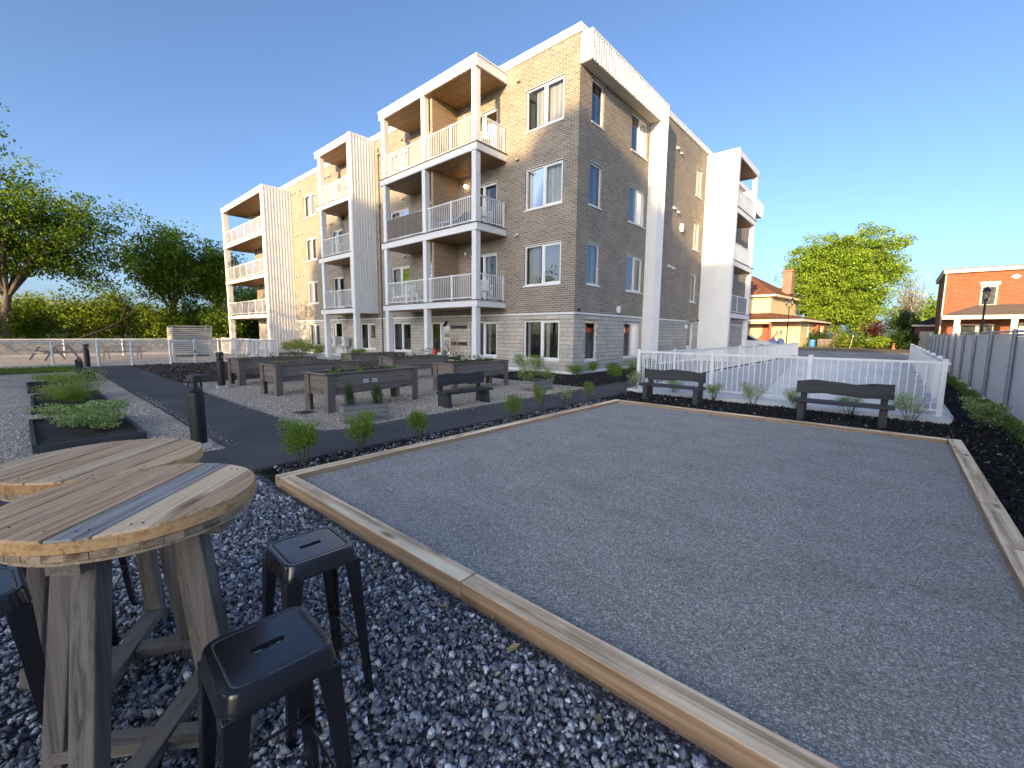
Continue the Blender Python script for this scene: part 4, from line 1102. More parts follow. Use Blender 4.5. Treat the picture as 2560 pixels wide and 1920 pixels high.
# ------------------------------------------------------------------ metal stools
def rrect(w, d, r, n=5):
    pts = []
    for cx, cy, a0 in ((w/2-r, d/2-r, 0), (-w/2+r, d/2-r, PI/2), (-w/2+r, -d/2+r, PI), (w/2-r, -d/2+r, 1.5*PI)):
        for k in range(n+1):
            a = a0+PI/2*k/n; pts.append((cx+r*math.cos(a), cy+r*math.sin(a)))
    return pts
M['stool'] = plain('black_stool_paint', (0.012, 0.013, 0.017), 0.24, 0.25, 9, spec=0.6)
nb = M['stool'].node_tree.nodes['Principled BSDF']; nb.inputs['Coat Weight'].default_value = .45; nb.inputs['Coat Roughness'].default_value = .12
M['stool_wear'] = plain('worn_edge_paint', (0.17, 0.145, 0.10), 0.4, 0.3, 30)
def make_stool():
    root = thing('bar_stool', 'stool', 'stool')
    z = 0.68
    m = MB(); n = len(rrect(1, 1, .1))
    # profile of the pressed seat: skirt, rolled shoulder, groove, flat pan with a slot
    lay = [(.292, .292, .050, z-.062), (.288, .288, .048, z-.045), (.284, .284, .046, z-.040), (.276, .276, .046, z-.012), (.268, .268, .043, z-.003), (.252, .252, .036, z), (.236, .236, .030, z-.0005),
           (.231, .231, .028, z-.0032), (.224, .224, .027, z-.0030), (.219, .219, .026, z-.0008)]
    rings = [[(x, y, zz) for x, y in rrect(w_, d_, r_)] for w_, d_, r_, zz in lay]
    slot = []; L, R = .031, .0125
    for cy, a0 in ((L, 0), (L, PI/2), (-L, PI), (-L, 1.5*PI)):        # the hand slot, same point count as the rings
        for k in range(6):
            a = a0+PI/2*k/5; slot.append((R*math.cos(a), cy+R*math.sin(a), z-.0010))
    vs = [p for r_ in rings for p in r_] + slot + [(x, y, zz-.014) for x, y, zz in slot]
    fs = []
    for i in range(len(rings)+1):
        for k in range(n):
            a, b = i*n+k, i*n+(k+1) % n; fs.append((a, b, b+n, a+n))
    m._add(vs, fs)
    seat = m.build('seat', M['stool'], root, smooth=True)
    for pg in seat.data.polygons:
        if abs(pg.normal.z) > .985: pg.use_smooth = False
    wr = MB()
    pr = rrect(.2275, .2275, .0275, 6); pts = [(x, y, z-.0022) for x, y in pr]
    wr.tube(pts + [pts[0]], .0011, 5, False); wr.build('worn_groove', M['stool_wear'], seat, smooth=True)
    for sx in (-1, 1):
        for sy in (-1, 1):
            l = MB()
            # folded sheet-metal leg: an L profile that narrows downwards
            def ring(cx, cy, w_, zz): 
                o_, t_ = 0.0, .010
                P = [(0, 0), (-w_, 0), (-w_, -t_*.6), (-t_, -t_), (-t_*.6, -w_), (0, -w_)]
                return [(cx+sx*px, cy+sy*py, zz) for px, py in P]
            R_ = [ring(sx*.143, sy*.143, .064, z-.055), ring(sx*.149, sy*.149, .052, z-.2), ring(sx*.160, sy*.160, .041, z-.42), ring(sx*.171, sy*.171, .032, .045), ring(sx*.1775, sy*.1775, .026, -.005)]
            vs = [p for r_ in R_ for p in r_]; fs = []
            for i in range(len(R_)-1):
                for k in range(6):
                    a, b = i*6+k, i*6+(k+1) % 6; fs.append((a, b, b+6, a+6))
            fs += [tuple(range(6)), tuple(range((len(R_)-1)*6, len(R_)*6))]
            l._add(vs, fs); l.build('leg', M['stool'], root, bevel=0.004, smooth=True)
    b = MB(); q = .150; zz = .235
    b.tube([(-q, -q+.01, zz), (q, -q+.01, zz)], .0055, 8); b.tube([(-q, q-.01, zz), (q, q-.01, zz)], .0055, 8)
    b.tube([(-q+.01, -q, zz+.03), (-q+.01, q, zz+.03)], .0055, 8); b.tube([(q-.01, -q, zz+.03), (q-.01, q, zz+.03)], .0055, 8)
    b.build('footrest', M['stool'], root, smooth=True)
    return root
stool = make_stool()
spots = [(-1.245, 0.385, -3, 'black metal stool at the bottom picture edge, nearest to the viewer'),
         (-1.735, 0.715, -3, 'black metal stool with a warm sheen on its seat, close to the near court timber'),
         (-2.25, -0.205, 4, 'black metal stool cut by the left picture edge, in front of the tables'),
         (-2.985, 0.085, -20, 'black metal stool seen through the table legs, pushed under the farther table')]
for i, (x, y, a, lab) in enumerate(spots):
    o = stool if i == 0 else copy_tree(stool)
    o.location = (x, y, 0); o.rotation_euler = (0, 0, math.radians(a)); tag(o, lab, 'stool', 'black metal bar stools')
v, f = stone_protos[3]
rk = raw_mesh('rock', v*np.array([.048, .040, .05]), f, M['slate_bed']); rk.location = (-1.48, .83, .012)
tag(rk, 'dark flat rock bigger than the gravel, by the foot of the stool near the timber', 'rock'); rk.data.materials[0] = M['slate']

# dry leaves blown against the timber and under the table
dry = leaf_mat('dry_leaf', [(.30, .19, .09), (.42, .30, .17), (.52, .42, .28)], .2)
for i in range(16):
    if i < 10: x, y = random.uniform(-4.3, -.5), random.uniform(1.36, 1.56)
    else: x, y = random.uniform(-2.6, -1.6), random.uniform(.0, 1.1)
    m_ = MB(); L_ = random.uniform(.022, .038); W_ = L_*.45
    m_._add([(-L_, 0, .002), (-L_*.3, -W_, .008), (L_*.6, -W_*.7, .004), (L_, 0, .012), (L_*.6, W_*.7, .006), (-L_*.3, W_, .010), (0, 0, 0)], [(0, 1, 6), (1, 2, 6), (2, 3, 6), (3, 4, 6), (4, 5, 6), (5, 0, 6)])
    o = m_.build('dry_leaf', dry); o.location = (x, y, .026); o.rotation_euler = (random.uniform(-.4, .4), random.uniform(-.4, .4), random.uniform(0, 6))
    tag(o, 'small curled dry leaf lying on the dark gravel', 'leaf', 'dry leaves on the dark gravel')

# ------------------------------------------------------------------ bollard lights
M['lens'] = glass_mat('clear_lens', (0.85, 0.88, 0.9), 0.88)
def bollard(x, y, label, outlet=False):
    t = thing('bollard_light', label, 'bollard light', (x, y, 0), 0, 'black bollard lights along the path')
    b = MB(); b.box(-.115, -.115, -.02, .115, .115, .07); b.build('footing', M['concrete'], t, bevel=0.008)
    p = MB(); p.lathe([(.092, .07), (.092, .72), (.088, .745), (.080, .75)], 28); p.build('post', M['black'], t, smooth=True)
    l = MB(); l.lathe([(.083, .75), (.083, .885)], 28); l.build('lens', M['lens'], t, smooth=True)
    r = MB(); r.lathe([(.078, .755), (.074, .77), (.040, .815), (.036, .89)], 20); r.build('reflector', M['black'], t, smooth=True)
    c = MB(); c.lathe([(.085, .885), (.092, .89), (.092, .965), (.088, .975), (.05, .980)], 28); c.build('cap', M['black'], t, smooth=True)
    if outlet:
        q = MB(); q.box(.085, -.035, .30, .125, .045, .42); q.build('outlet_box', M['black'], t, bevel=0.01)
    return t
bollard(-6.83, 1.44, 'black bollard light with a side outlet box, at the path corner behind the tables', True)
bollard(-13.72, 3.50, 'black bollard light beside the end of the farthest planter row', False)
bollard(-24.2, 1.62, 'black bollard light beside the white chain link fence corner', False)

# ------------------------------------------------------------------ raised planters
def leaves_mesh(name, P, S, mat, parent, aspect=0.5, nrm=None, droop=0.0, fold=True):
    """Leaf shaped faces (a folded rhombus each) at points P with length S."""
    n = len(P)
    d = rng.normal(size=(n, 3)); d[:, 2] -= droop; d /= np.linalg.norm(d, axis=1)[:, None]
    u = rng.normal(size=(n, 3)) if nrm is None else nrm + rng.normal(0, .55, (n, 3))
    s = np.cross(d, u); s /= np.linalg.norm(s, axis=1)[:, None] + 1e-9
    k = np.cross(s, d)
    S = S[:, None]
    a = P - d*S*.5; b = P + d*S*.5; c = P + s*S*aspect*.5 + k*S*.10; e = P - s*S*aspect*.5 + k*S*.10
    v = np.stack([a, c, b, e], 1).reshape(-1, 3)
    i = np.arange(n)[:, None]*4
    return raw_mesh(name, v, np.concatenate([i+np.array([[0, 1, 2, 3]])], 0), mat, parent)

def seedling_protos():
    out = []
    for k in range(5):
        t = thing('garden_seedling', 'seedling', 'plant')
        n = [14, 26, 40, 18, 60][k]; h = [.06, .12, .22, .16, .30][k]; w_ = [.05, .08, .09, .05, .16][k]
        P = np.stack([rng.normal(0, w_*.6, n), rng.normal(0, w_*.6, n), rng.uniform(.01, h, n)], 1)
        leaves_mesh('leaves', P, rng.uniform(.04, .085, n), M['leaf_shrub'] if k % 2 else M['leaf_dark'], t, 0.55, np.tile([[0, 0, 1.0]], (n, 1)))
        s = MB(); s.tube([(0, 0, -.03), (.01, 0, h*.9)], [.006, .003], 5); s.build('stem', M['leaf_stem'] if 'leaf_stem' in M else M['stem'], t)
        out.append(t)
    return out
seed_proto = seedling_protos(); seed_used = [False]*5
def planter(x, y, deg, label, plants, plabel, tags=False):
    t = thing('raised_planter', label, 'planter', (x, y, 0), math.radians(deg), 'raised dark wood planters')
    Lh, Wh = 1.15, .36
    for sx in (-1, 1):
        b = MB()
        for i in range(3): b.box(sx*(Wh-.035), -Lh+.03, .335+.133*i, sx*Wh, Lh-.03, .335+.133*i+.130)
        b.build('long_side', M['planter_y'], t, bevel=0.004)
    for sy in (-1, 1):
        b = MB()
        for i in range(3): b.box(-Wh+.04, sy*(Lh-.065), .335+.133*i, Wh-.04, sy*(Lh-.03), .335+.133*i+.130)
        b.build('end_side', M['planter_x'], t, bevel=0.004)
        for sx in (-1, 1):
            l = MB()
            l.box(sx*(Wh+.002), sy*(Lh-.155), -.01, sx*(Wh+.032), sy*(Lh+.005), .735); l.box(sx*(Wh-.12), sy*(Lh-.028), -.01, sx*(Wh+.001), sy*(Lh+.004), .735)
            l.build('leg', M['planter_z'], t, bevel=0.005)
    r = MB(); o_, i_ = .055, .06
    r.box(-Wh-o_, -Lh-o_, .737, -Wh+i_, Lh+o_, .762); r.box(Wh-i_, -Lh-o_, .737, Wh+o_, Lh+o_, .762)
    r.box(-Wh+i_+.001, -Lh-o_, .738, Wh-i_-.001, -Lh+i_, .763); r.box(-Wh+i_+.001, Lh-i_, .738, Wh-i_-.001, Lh+o_, .763)
    r.build('rim', M['planter_y'], t, bevel=0.005)
    s = MB(); s.box(-Wh+.04, -Lh+.07, .34, Wh-.04, Lh-.07, .675); s.build('soil', M['soil'], t)
    c, sn = math.cos(math.radians(deg)), math.sin(math.radians(deg))
    for i in range(plants):
        k = random.choice([0, 1, 1, 2, 3]) if 'sprouts' in plabel else random.choice([1, 2, 2, 4])
        px_, py_ = random.uniform(-.22, .22), -Lh+.2+(2*Lh-.4)*(i+random.uniform(.2, .8))/plants
        o = seed_proto[k] if not seed_used[k] else copy_tree(seed_proto[k])
        seed_used[k] = True
        o.location = (x+c*px_-sn*py_, y+sn*px_+c*py_, .675); o.rotation_euler = (0, 0, random.uniform(0, 6)); o.scale = (1,)*3
        q = random.uniform(.8, 1.2); o.scale = (q, q, q)
        tag(o, plabel, 'plant', plabel)
    if tags:
        for i, (txt, yy) in enumerate((('600', -.33), ('409', -.11))):
            pl = MB()
            for j in range(3): pl.box(Wh+.0005, yy+.047*j, .515, Wh+.004, yy+.047*j+.043, .595)
            po = pl.build('number_plate', M['white_vinyl'], t)
            for j, ch in enumerate(txt):
                cu = bpy.data.curves.new('digit', 'FONT'); cu.body = ch; cu.size = .078; cu.align_x = 'CENTER'; cu.extrude = .0008
                tmp = bpy.data.objects.new('digit', cu); COL.objects.link(tmp)
                me = bpy.data.meshes.new_from_object(tmp); bpy.data.objects.remove(tmp)
                me.materials.clear(); me.materials.append(M['black'])
                d = bpy.data.objects.new('digit', me); COL.objects.link(d); d.parent = po
                d.matrix_local = Matrix(((0, 0, 1, Wh+.0055), (1, 0, 0, yy+.047*j+.0215), (0, 1, 0, .527), (0, 0, 0, 1)))
    return t
planter(-8.50, 4.83, 7.6, 'dark wood raised planter with the white number plates 600 and 409', 13, 'small leafy sprouts in the soil of the numbered planter', True)
planter(-11.49, 5.01, 7, 'dark wood raised planter between the numbered planter and the bollard', 9, 'small sprouts in the planter behind the numbered one')
planter(-14.36, 5.10, 5, 'dark wood raised planter beside the bollard light, farthest toward the white fence', 9, 'tall leafy plants in the planter beside the bollard')
planter(-8.96, 8.43, 4, 'dark wood raised planter right behind the slatted bench on the gravel', 14, 'leafy plants in the planter behind the bench')
planter(-15.15, 9.00, 1, 'dark wood raised planter at the back under the middle balcony tower', 0, '')
planter(-12.20, 8.80, 1, 'dark wood raised planter holding the red and green watering cans', 11, 'leafy plants in the planter with the watering cans')
for k in range(5):
    if not seed_used[k]:
        for ch in list(seed_proto[k].children): bpy.data.objects.remove(ch)
        bpy.data.objects.remove(seed_proto[k])

def watering_can(x, y, z, col, label):
    t = thing('watering_can', label, 'watering can', (x, y, z), 0.6)
    m = plain(label[:12].replace(' ', '_'), col, 0.35, 0.08)
    b = MB(); b.lathe([(.085, .0), (.09, .02), (.085, .14), (.06, .185), (.04, .19)], 18); b.build('body', m, t, smooth=True)
    s = MB(); s.tube([(.07, 0, .05), (.15, 0, .13), (.20, 0, .20)], [.022, .016, .013], 8); s.lathe([(.015, .195), (.035, .225)], 10, (.205, 0, 0)); s.build('spout', m, t, smooth=True)
    h = MB(); h.tube([(-.03, 0, .185), (-.06, 0, .235), (-.12, 0, .22), (-.14, 0, .14), (-.085, 0, .06)], .011, 8); h.build('handle', m, t, smooth=True)
watering_can(-12.53, 9.90, .763, (.55, .03, .04), 'red watering can on the corner of a raised planter')
watering_can(-12.02, 9.92, .763, (.12, .16, .11), 'green watering can beside the red one on the planter rim')

# ------------------------------------------------------------------ log boxes
def log_box(x, y, deg, L, W, h, label):
    t = thing('log_planter', label, 'planter box', (x, y, 0), math.radians(deg), 'low planter boxes of stacked grey beams')
    n = 4; hh = h/n
    for s in (-1, 1):
        b = MB()
        for i in range(n):
            e = .03 if i % 2 else -.03
            b.box(s*(W/2-.06), -L/2-(.0 if i % 2 else .0)+(.06 if i % 2 == 0 else 0), hh*i, s*W/2, L/2-(.06 if i % 2 == 0 else 0), hh*(i+1)-.004)
        b.build('long_side', M['planter2_y'], t, bevel=.005)
        b = MB()
        for i in range(n): b.box(-W/2+(.062 if i % 2 else 0), s*(L/2-.058), hh*i, W/2-(.062 if i % 2 else 0), s*(L/2+.002), hh*(i+1)-.004)
        b.build('end_side', M['planter2_x'], t, bevel=.005)
    s = MB(); s.box(-W/2+.05, -L/2+.05, 0, W/2-.05, L/2-.05, h-.05); s.build('soil', M['soil'], t)
for ax in 'xy': M['planter2_'+ax] = wood('grey_beam_'+ax, (0.11, 0.108, 0.104), (0.24, 0.235, 0.225), ax, 0.75, 0.9)
log_box(-6.90, 3.88, -14, .78, .34, .30, 'low box of grey beams beside the path, planted with two clipped shrubs')
log_box(-7.33, 9.33, 2, .88, .46, .28, 'low box of grey beams near the building corner, planted with loose bushes')

# ------------------------------------------------------------------ ground beds
def bed(x0, y0, x1, y1, label):
    t = thing('garden_bed', label, 'garden bed', ((x0+x1)/2, (y0+y1)/2, 0), random.uniform(-.01, .01), 'low framed garden beds')
    L, W = (x1-x0)/2, (y1-y0)/2
    for s in (-1, 1):
        b = MB(); b.box(-L, s*(W-.045), -.03, L, s*W, .105); b.build('long_board', M['bench_x'], t, bevel=.004)
        b = MB(); b.box(s*(L-.045), -W+.046, -.03, s*L, W-.046, .103); b.build('end_board', M['bench_y'], t, bevel=.004)
    s = MB(); nx, ny = 30, 14
    X, Y = np.meshgrid(np.linspace(-L+.03, L-.03, nx), np.linspace(-W+.03, W-.03, ny), indexing='ij')
    Z = .055+rng.normal(0, .009, X.shape)
    i, j = np.meshgrid(np.arange(nx-1), np.arange(ny-1), indexing='ij'); a = (i*ny+j).ravel()
    raw_mesh('soil', np.stack([X, Y, Z], -1).reshape(-1, 3), np.stack([a, a+ny, a+ny+1, a+1], -1), M['soil'], t)
bed(-10.38, -.05, -7.93, 1.06, 'low dark framed garden bed with a pale leafy bush, nearest to the tables')
bed(-14.35, -.01, -11.64, 1.09, 'low dark framed garden bed with feathery green plants, second from the tables')
bed(-17.9, -.05, -15.6, .92, 'low dark framed garden bed beside the small bench, third from the tables')

# ------------------------------------------------------------------ benches
def bench(x, y, deg, L, label, sh=.38, bh=.73, leg_in=.14, wave=.018, plank=False):
    """faces its local -y; live-edge back board."""
    t = thing('plank_bench', label, 'bench', (x, y, 0), math.radians(deg), 'charcoal plank benches')
    s = MB(); s.box(-L/2, -.18, sh-.055, L/2, .14, sh); s.build('seat', M['bench_x'], t, bevel=.008)
    b = MB(); n = 28; ph = random.uniform(0, 6)
    lo, hi = [], []
    for i in range(n+1):
        u = -L/2+.02+(L-.04)*i/n
        lo.append((u, .105, bh-.255+wave*.8*math.sin(u*5+ph)+.006*math.sin(u*17)))
        hi.append((u, .105, bh-.012+wave*math.sin(u*6.3+ph+1)+.006*math.sin(u*15+2)))
    b.prism(lo+hi[::-1], (0, .045, 0)); b.build('backrest', M['bench_x'], t, bevel=.006)
    for sg in (-1, 1):
        l = MB(); xx = sg*(L/2-leg_in)
        l.prism([(xx-.055, -.16, -.02), (xx-.055, .205, -.02), (xx-.055, .20, sh-.056), (xx-.055, -.13, sh-.056)], (.11, 0, 0))
        l.build('leg', M['bench_z'], t, bevel=.006)
        p = MB(); p.beam((xx, .178, sh-.05), (xx, .180, bh-.05), .10, .05, up=(0, 1, 0)); p.build('back_post', M['bench_z'], t, bevel=.005)
    return t
bench(-.635, 9.68, 1.5, 1.45, 'charcoal plank bench with a wavy live-edge back, standing near the ramp railing corner')
bench(-3.85, 10.02, -1, 1.48, 'charcoal plank bench at the path end of the far mulch bed')
bench(-6.93, 6.30, 88, 1.36, 'charcoal plank bench on the beige gravel in front of a raised planter', .335, .69)
bench(-18.72, 1.22, 180, 1.5, 'charcoal plank bench seen end-on beside the third garden bed', .34, .66)

# ------------------------------------------------------------------ shrubs
def shrub(x, y, w_, h, label, kind='leaf_shrub', n=650, stem=.35, leaf=.036, group='young shrubs along the court', cat='shrub', blobs=7, z=0.0, d=None):
    t = thing('shrub', label, cat, (x, y, z), random.uniform(0, 6), group)
    d = w_ if d is None else d
    rnd = np.random.default_rng(abs(hash((round(x*100), round(y*100)))) % 99991)
    tips = []
    s = MB()
    for i in range(9):
        a = 2*PI*i/9+rnd.uniform(-.3, .3); r = rnd.uniform(.2, .52); zt = h*rnd.uniform(.6, .98)
        tip = (r*w_*math.cos(a), r*d*math.sin(a), zt)
        mid = (tip[0]*.5, tip[1]*.5, zt*.48)
        s.tube([(tip[0]*.12+rnd.normal(0, .01), tip[1]*.12+rnd.normal(0, .01), -.03), mid, tip], [.0055, .004, .0015], 5)
        tips += [tip, tuple((np.array(mid)+np.array(tip))/2)]
    s.build('stems', M['stem'], t, smooth=True)
    C = []
    for i in range(blobs):
        a = rnd.uniform(0, 2*PI); r = math.sqrt(rnd.random())*.36
        zz = h*(stem*.75+(1-stem*.75)*rnd.uniform(.2, .82))
        C.append((r*w_*math.cos(a), r*d*math.sin(a), zz))
    n = int(n*3.6); leaf *= .72; C = np.array(C+tips[:10]); k = rnd.integers(0, len(C), n)
    g = rnd.normal(size=(n, 3)); g /= np.linalg.norm(g, axis=1)[:, None]; rad = rnd.random(n)**.45
    P = C[k]+g*rad[:, None]*np.array([w_*.27, d*.27, h*.2])
    P = P[(P[:, 2] > h*stem*.55) & (P[:, 2] < h*1.04)]
    leaves_mesh('foliage', P, rnd.uniform(.6, 1.25, len(P))*leaf, M[kind], t, .55, g[:len(P)]*.6+np.array([[0, 0, .5]]))
    return t
G1 = 'young shrubs along the court'
row = [(-5.03, 2.03, .40, .55, 1200, 'leaf_shrub', 'dense round shrub at the path bend, nearest to the bar tables'), (-5.05, 2.78, .38, .55, 800, 'leaf_shrub', 'vase shaped shrub with bare lower stems, in front of the low box with clipped shrubs'),
       (-5.03, 3.68, .30, .47, 650, 'leaf_shrub', 'small round shrub third along the court edge from the tables'), (-5.0, 5.72, .34, .47, 560, 'leaf_shrub', 'greyish shrub on the court edge just before the bench on the gravel'),
       (-5.18, 6.75, .32, .53, 480, 'leaf_shrub', 'upright open shrub on the court edge right of the bench on the gravel'), (-5.13, 7.5, .26, .48, 170, 'leaf_pale', 'thin sparse shrub on the court edge, the barest of the row'),
       (-5.15, 8.45, .28, .46, 260, 'leaf_shrub', 'small shrub at the far end of the row beside the court'), (-5.25, 11.05, .42, .55, 420, 'leaf_pale', 'pale leaved shrub at the end of the path by the railing corner')]
for x, y, a, h, n, k, lab in row: shrub(x, y, a, h, lab, k, n, .38 if h > .5 else .42, .034, G1)
bedrow = [(-4.15, 11.02, .44, .42, 'pale green shrub behind the bench at the path end'), (-3.10, 10.72, .42, .44, 'pale green shrub right of the bench at the path end'), (-2.25, 10.55, .50, .52, 'pale green shrub midway between the two benches by the railing'),
          (-1.42, 10.6, .42, .46, 'pale green shrub partly behind the left end of the live-edge bench'), (-.55, 10.7, .44, .40, 'pale thin shrub seen under the back of the live-edge bench'), (.32, 10.62, .56, .54, 'wide pale shrub in front of the railing corner post')]
for x, y, a, h, lab in bedrow: shrub(x, y, a, h, lab, 'leaf_pale', 480, .42, .036, 'pale shrubs in front of the white railing')
shrub(1.25, 10.85, .50, .52, 'white flecked leafy bush in the black mulch beside the grey fence', 'leaf_pale', 650, .15, .06, None)
shrub(-7.06, 3.72, .20, .62, 'narrow clipped shrub in the near half of the grey beam box', 'leaf_dark', 800, .45, .026, 'clipped shrubs in the grey beam box', z=.05)
shrub(-6.86, 4.12, .19, .56, 'narrow clipped shrub in the far half of the grey beam box', 'leaf_dark', 700, .45, .026, 'clipped shrubs in the grey beam box', z=.05)
shrub(-7.4, 9.0, .58, .62, 'yellow green bush spilling over the near half of the corner beam box', 'leaf_yellow', 170, .35, .062, 'loose bushes in the corner beam box', z=.08)
shrub(-7.3, 9.66, .52, .52, 'yellow green bush in the far half of the corner beam box', 'leaf_yellow', 150, .35, .062, 'loose bushes in the corner beam box', z=.08)
wl = [(-10.9, 12.9, .8, .80, 'leaf_pale', 'loose bush at the building wall behind the end of the raised planter'), (-10.0, 12.75, .7, .75, 'leaf_yellow', 'yellow green bush under the wide ground floor window'), (-8.35, 12.95, .75, .52, 'leaf_shrub', 'low round bush just right of the building corner'),
      (-8.42, 13.95, .42, .55, 'leaf_shrub', 'small upright bush under the narrow ground floor window'), (-7.75, 14.6, .7, .52, 'leaf_dark', 'low dark bush left of the window by the white column'), (-7.45, 15.5, .7, .55, 'leaf_shrub', 'low bush in the wall bed below the double side window'),
      (-7.3, 16.8, .7, .6, 'leaf_dark', 'low dark bush at the foot of the white column'), (-6.95, 13.2, .55, .5, 'leaf_shrub', 'bush at the far end of the asphalt path near the railing')]
for x, y, a, h, k, lab in wl: shrub(x, y, a, h, lab, k, 560, .2, .05, 'bushes along the building wall')
for x, y, a, h, k, n, lab in [(-32.6, 12.7, 1.3, .8, 'leaf_yellow', 420, 'sunlit broad leaved bush beside the ribbed far tower'), (-30.4, 12.7, 1.5, 1.0, 'leaf_yellow', 460, 'taller sunlit broad leaved bush under the ground floor window'),
                             (-28.4, 12.6, 1.2, .75, 'leaf_yellow', 380, 'sunlit broad leaved bush just left of the middle tower post'), (-22.6, 12.3, .8, .6, 'leaf_shrub', 260, 'small green bush at the wall between the white balcony posts')]:
    shrub(x, y, a, h, lab, k, n, .2, .13, 'broad leaved bushes at the foot of the long facade')
# plants of the framed beds
shrub(-9.45, .52, .86, .40, 'pale variegated bush filling the nearest garden bed', 'leaf_pale', 1500, .1, .05, None, 'plant', 10, .05)
shrub(-8.75, .62, .66, .30, 'pale variegated bush at the path end of the nearest garden bed', 'leaf_pale', 900, .1, .05, None, 'plant', 8, .05)
for x, y, a, h, lab in [(-13.2, .48, 1.0, .42, 'feathery green plant at the front of the second garden bed'), (-14.0, .8, 1.1, .62, 'taller feathery green plant at the back of the second garden bed'), (-12.5, .65, .7, .3, 'low feathery plant at the path end of the second garden bed'), (-16.9, .55, 1.0, .32, 'low feathery plant in the third garden bed')]:
    shrub(x, y, a, h, lab, 'leaf_yellow' if h > .4 else 'leaf_shrub', 900, .08, .045, 'feathery plants in the garden beds', 'plant', 9, .05)

# ------------------------------------------------------------------ drain cover
t = thing('drain_cover', 'square grey drain cover set in the gravel by the numbered planter', 'drain cover', (-8.38, 3.46, .004), .2)
b = MB(); b.box(-.17, -.17, -.02, .17, .17, .006); b.build('frame', M['grey_metal'], t)
b = MB()
for i in range(9): b.box(-.15, -.15+.033*i, .006, .15, -.15+.033*i+.02, .013)
b.build('grate', M['black'], t)

# ------------------------------------------------------------------ ramp, its walls and white railings
def ramp_floor():
    mb = MB()
    pr = [(RY0, -2.7), (19.8, -2.7), (RY1, -.02)]
    for (a, za), (b, zb) in zip(pr[:-1], pr[1:]): mb.poly([(RX0, a, za), (RX1, a, za), (RX1, b, zb), (RX0, b, zb)])
    o = mb.build('ramp_surface', M['ramp_floor']); o['kind'] = 'structure'
ramp_floor()
rw = thing('ramp_wall', 'pale concrete retaining walls round the sunken garage ramp', 'retaining wall', (-2.2, 11.2, 0))
def rpart(mb, name, mat, **k): return mb.build(name, mat, rw, (-2.2, 11.2, 0), **k)
for nm, bx in (('long_wall', (RX0-.26, RY0-.001, -2.8, RX0, RY1, .10)), ('long_wall', (RX1, RY0-.001, -2.8, RX1+.28, RY1, .07)), ('end_wall', (RX0-.26, 10.87, -2.8, RX1+.22, RY0, .085))):
    mb = MB(); mb.box(*bx); rpart(mb, nm, M['concrete_wall'], bevel=.012)
mb = MB()
for k in range(3): mb.box(RX1-.006, 13+5*k, -2.7, RX1+.001, 13.03+5*k, .06)
rpart(mb, 'joint', M['concrete'])
mb = MB(); mb.box(RX1-.07, 16.2, -.75, RX1+.001, 16.4, -.5); rpart(mb, 'wall_lamp', M['black'], bevel=.01)

def yard_railing(label, a, b, z, posts, axis, h=1.02):
    t = thing('ramp_railing', label, 'railing', (a[0], a[1], 0), 0, 'white railings round the ramp')
    L = (b[0]-a[0]) if axis == 'x' else (b[1]-a[1])
    def bx(mb, u0, u1, v0, v1, z0, z1):
        if axis == 'x': mb.box(u0, v0, z0, u1, v1, z1)
        else: mb.box(v0, u0, z0, v1, u1, z1)
    m_ = MB(); bx(m_, 0, L, -.024, .024, z+h-.05, z+h); m_.build('top_rail', M['white'], t, bevel=.006)
    m_ = MB(); bx(m_, 0, L, -.018, .018, z+.09, z+.125); m_.build('bottom_rail', M['white'], t)
    ps = sorted(posts)
    for p in ps:
        m_ = MB(); bx(m_, p-.042, p+.042, -.042, .042, z-.01, z+h+.035); bx(m_, p-.05, p+.05, -.05, .05, z+h+.03, z+h+.045); bx(m_, p-.085, p+.085, -.085, .085, z-.01, z+.014); m_.build('post', M['white'], t, bevel=.004)
    for p, q in zip(ps[:-1], ps[1:]):
        m_ = MB(); n = round((q-p)/.118)
        for i in range(1, n): u = p+(q-p)*i/n; bx(m_, u-.0085, u+.0085, -.0085, .0085, z+.12, z+h-.045)
        m_.build('picket_panel', M['white'], t)
    return t
yard_railing('white picket railing across the near end of the ramp behind the two benches', (-5.26, 11.22), (.76, 11.22), .085, [0.02, 1.93, 3.93, 5.98], 'x')
yard_railing('white picket railing along the building side of the ramp', (-5.27, 11.27), (-5.27, 37), .10, [2.6*i for i in range(11)]+[25.7], 'y', .96)
yard_railing('white picket railing along the fence side of the ramp', (.78, 11.27), (.78, 38), .07, [2.4*i for i in range(1, 12)], 'y')

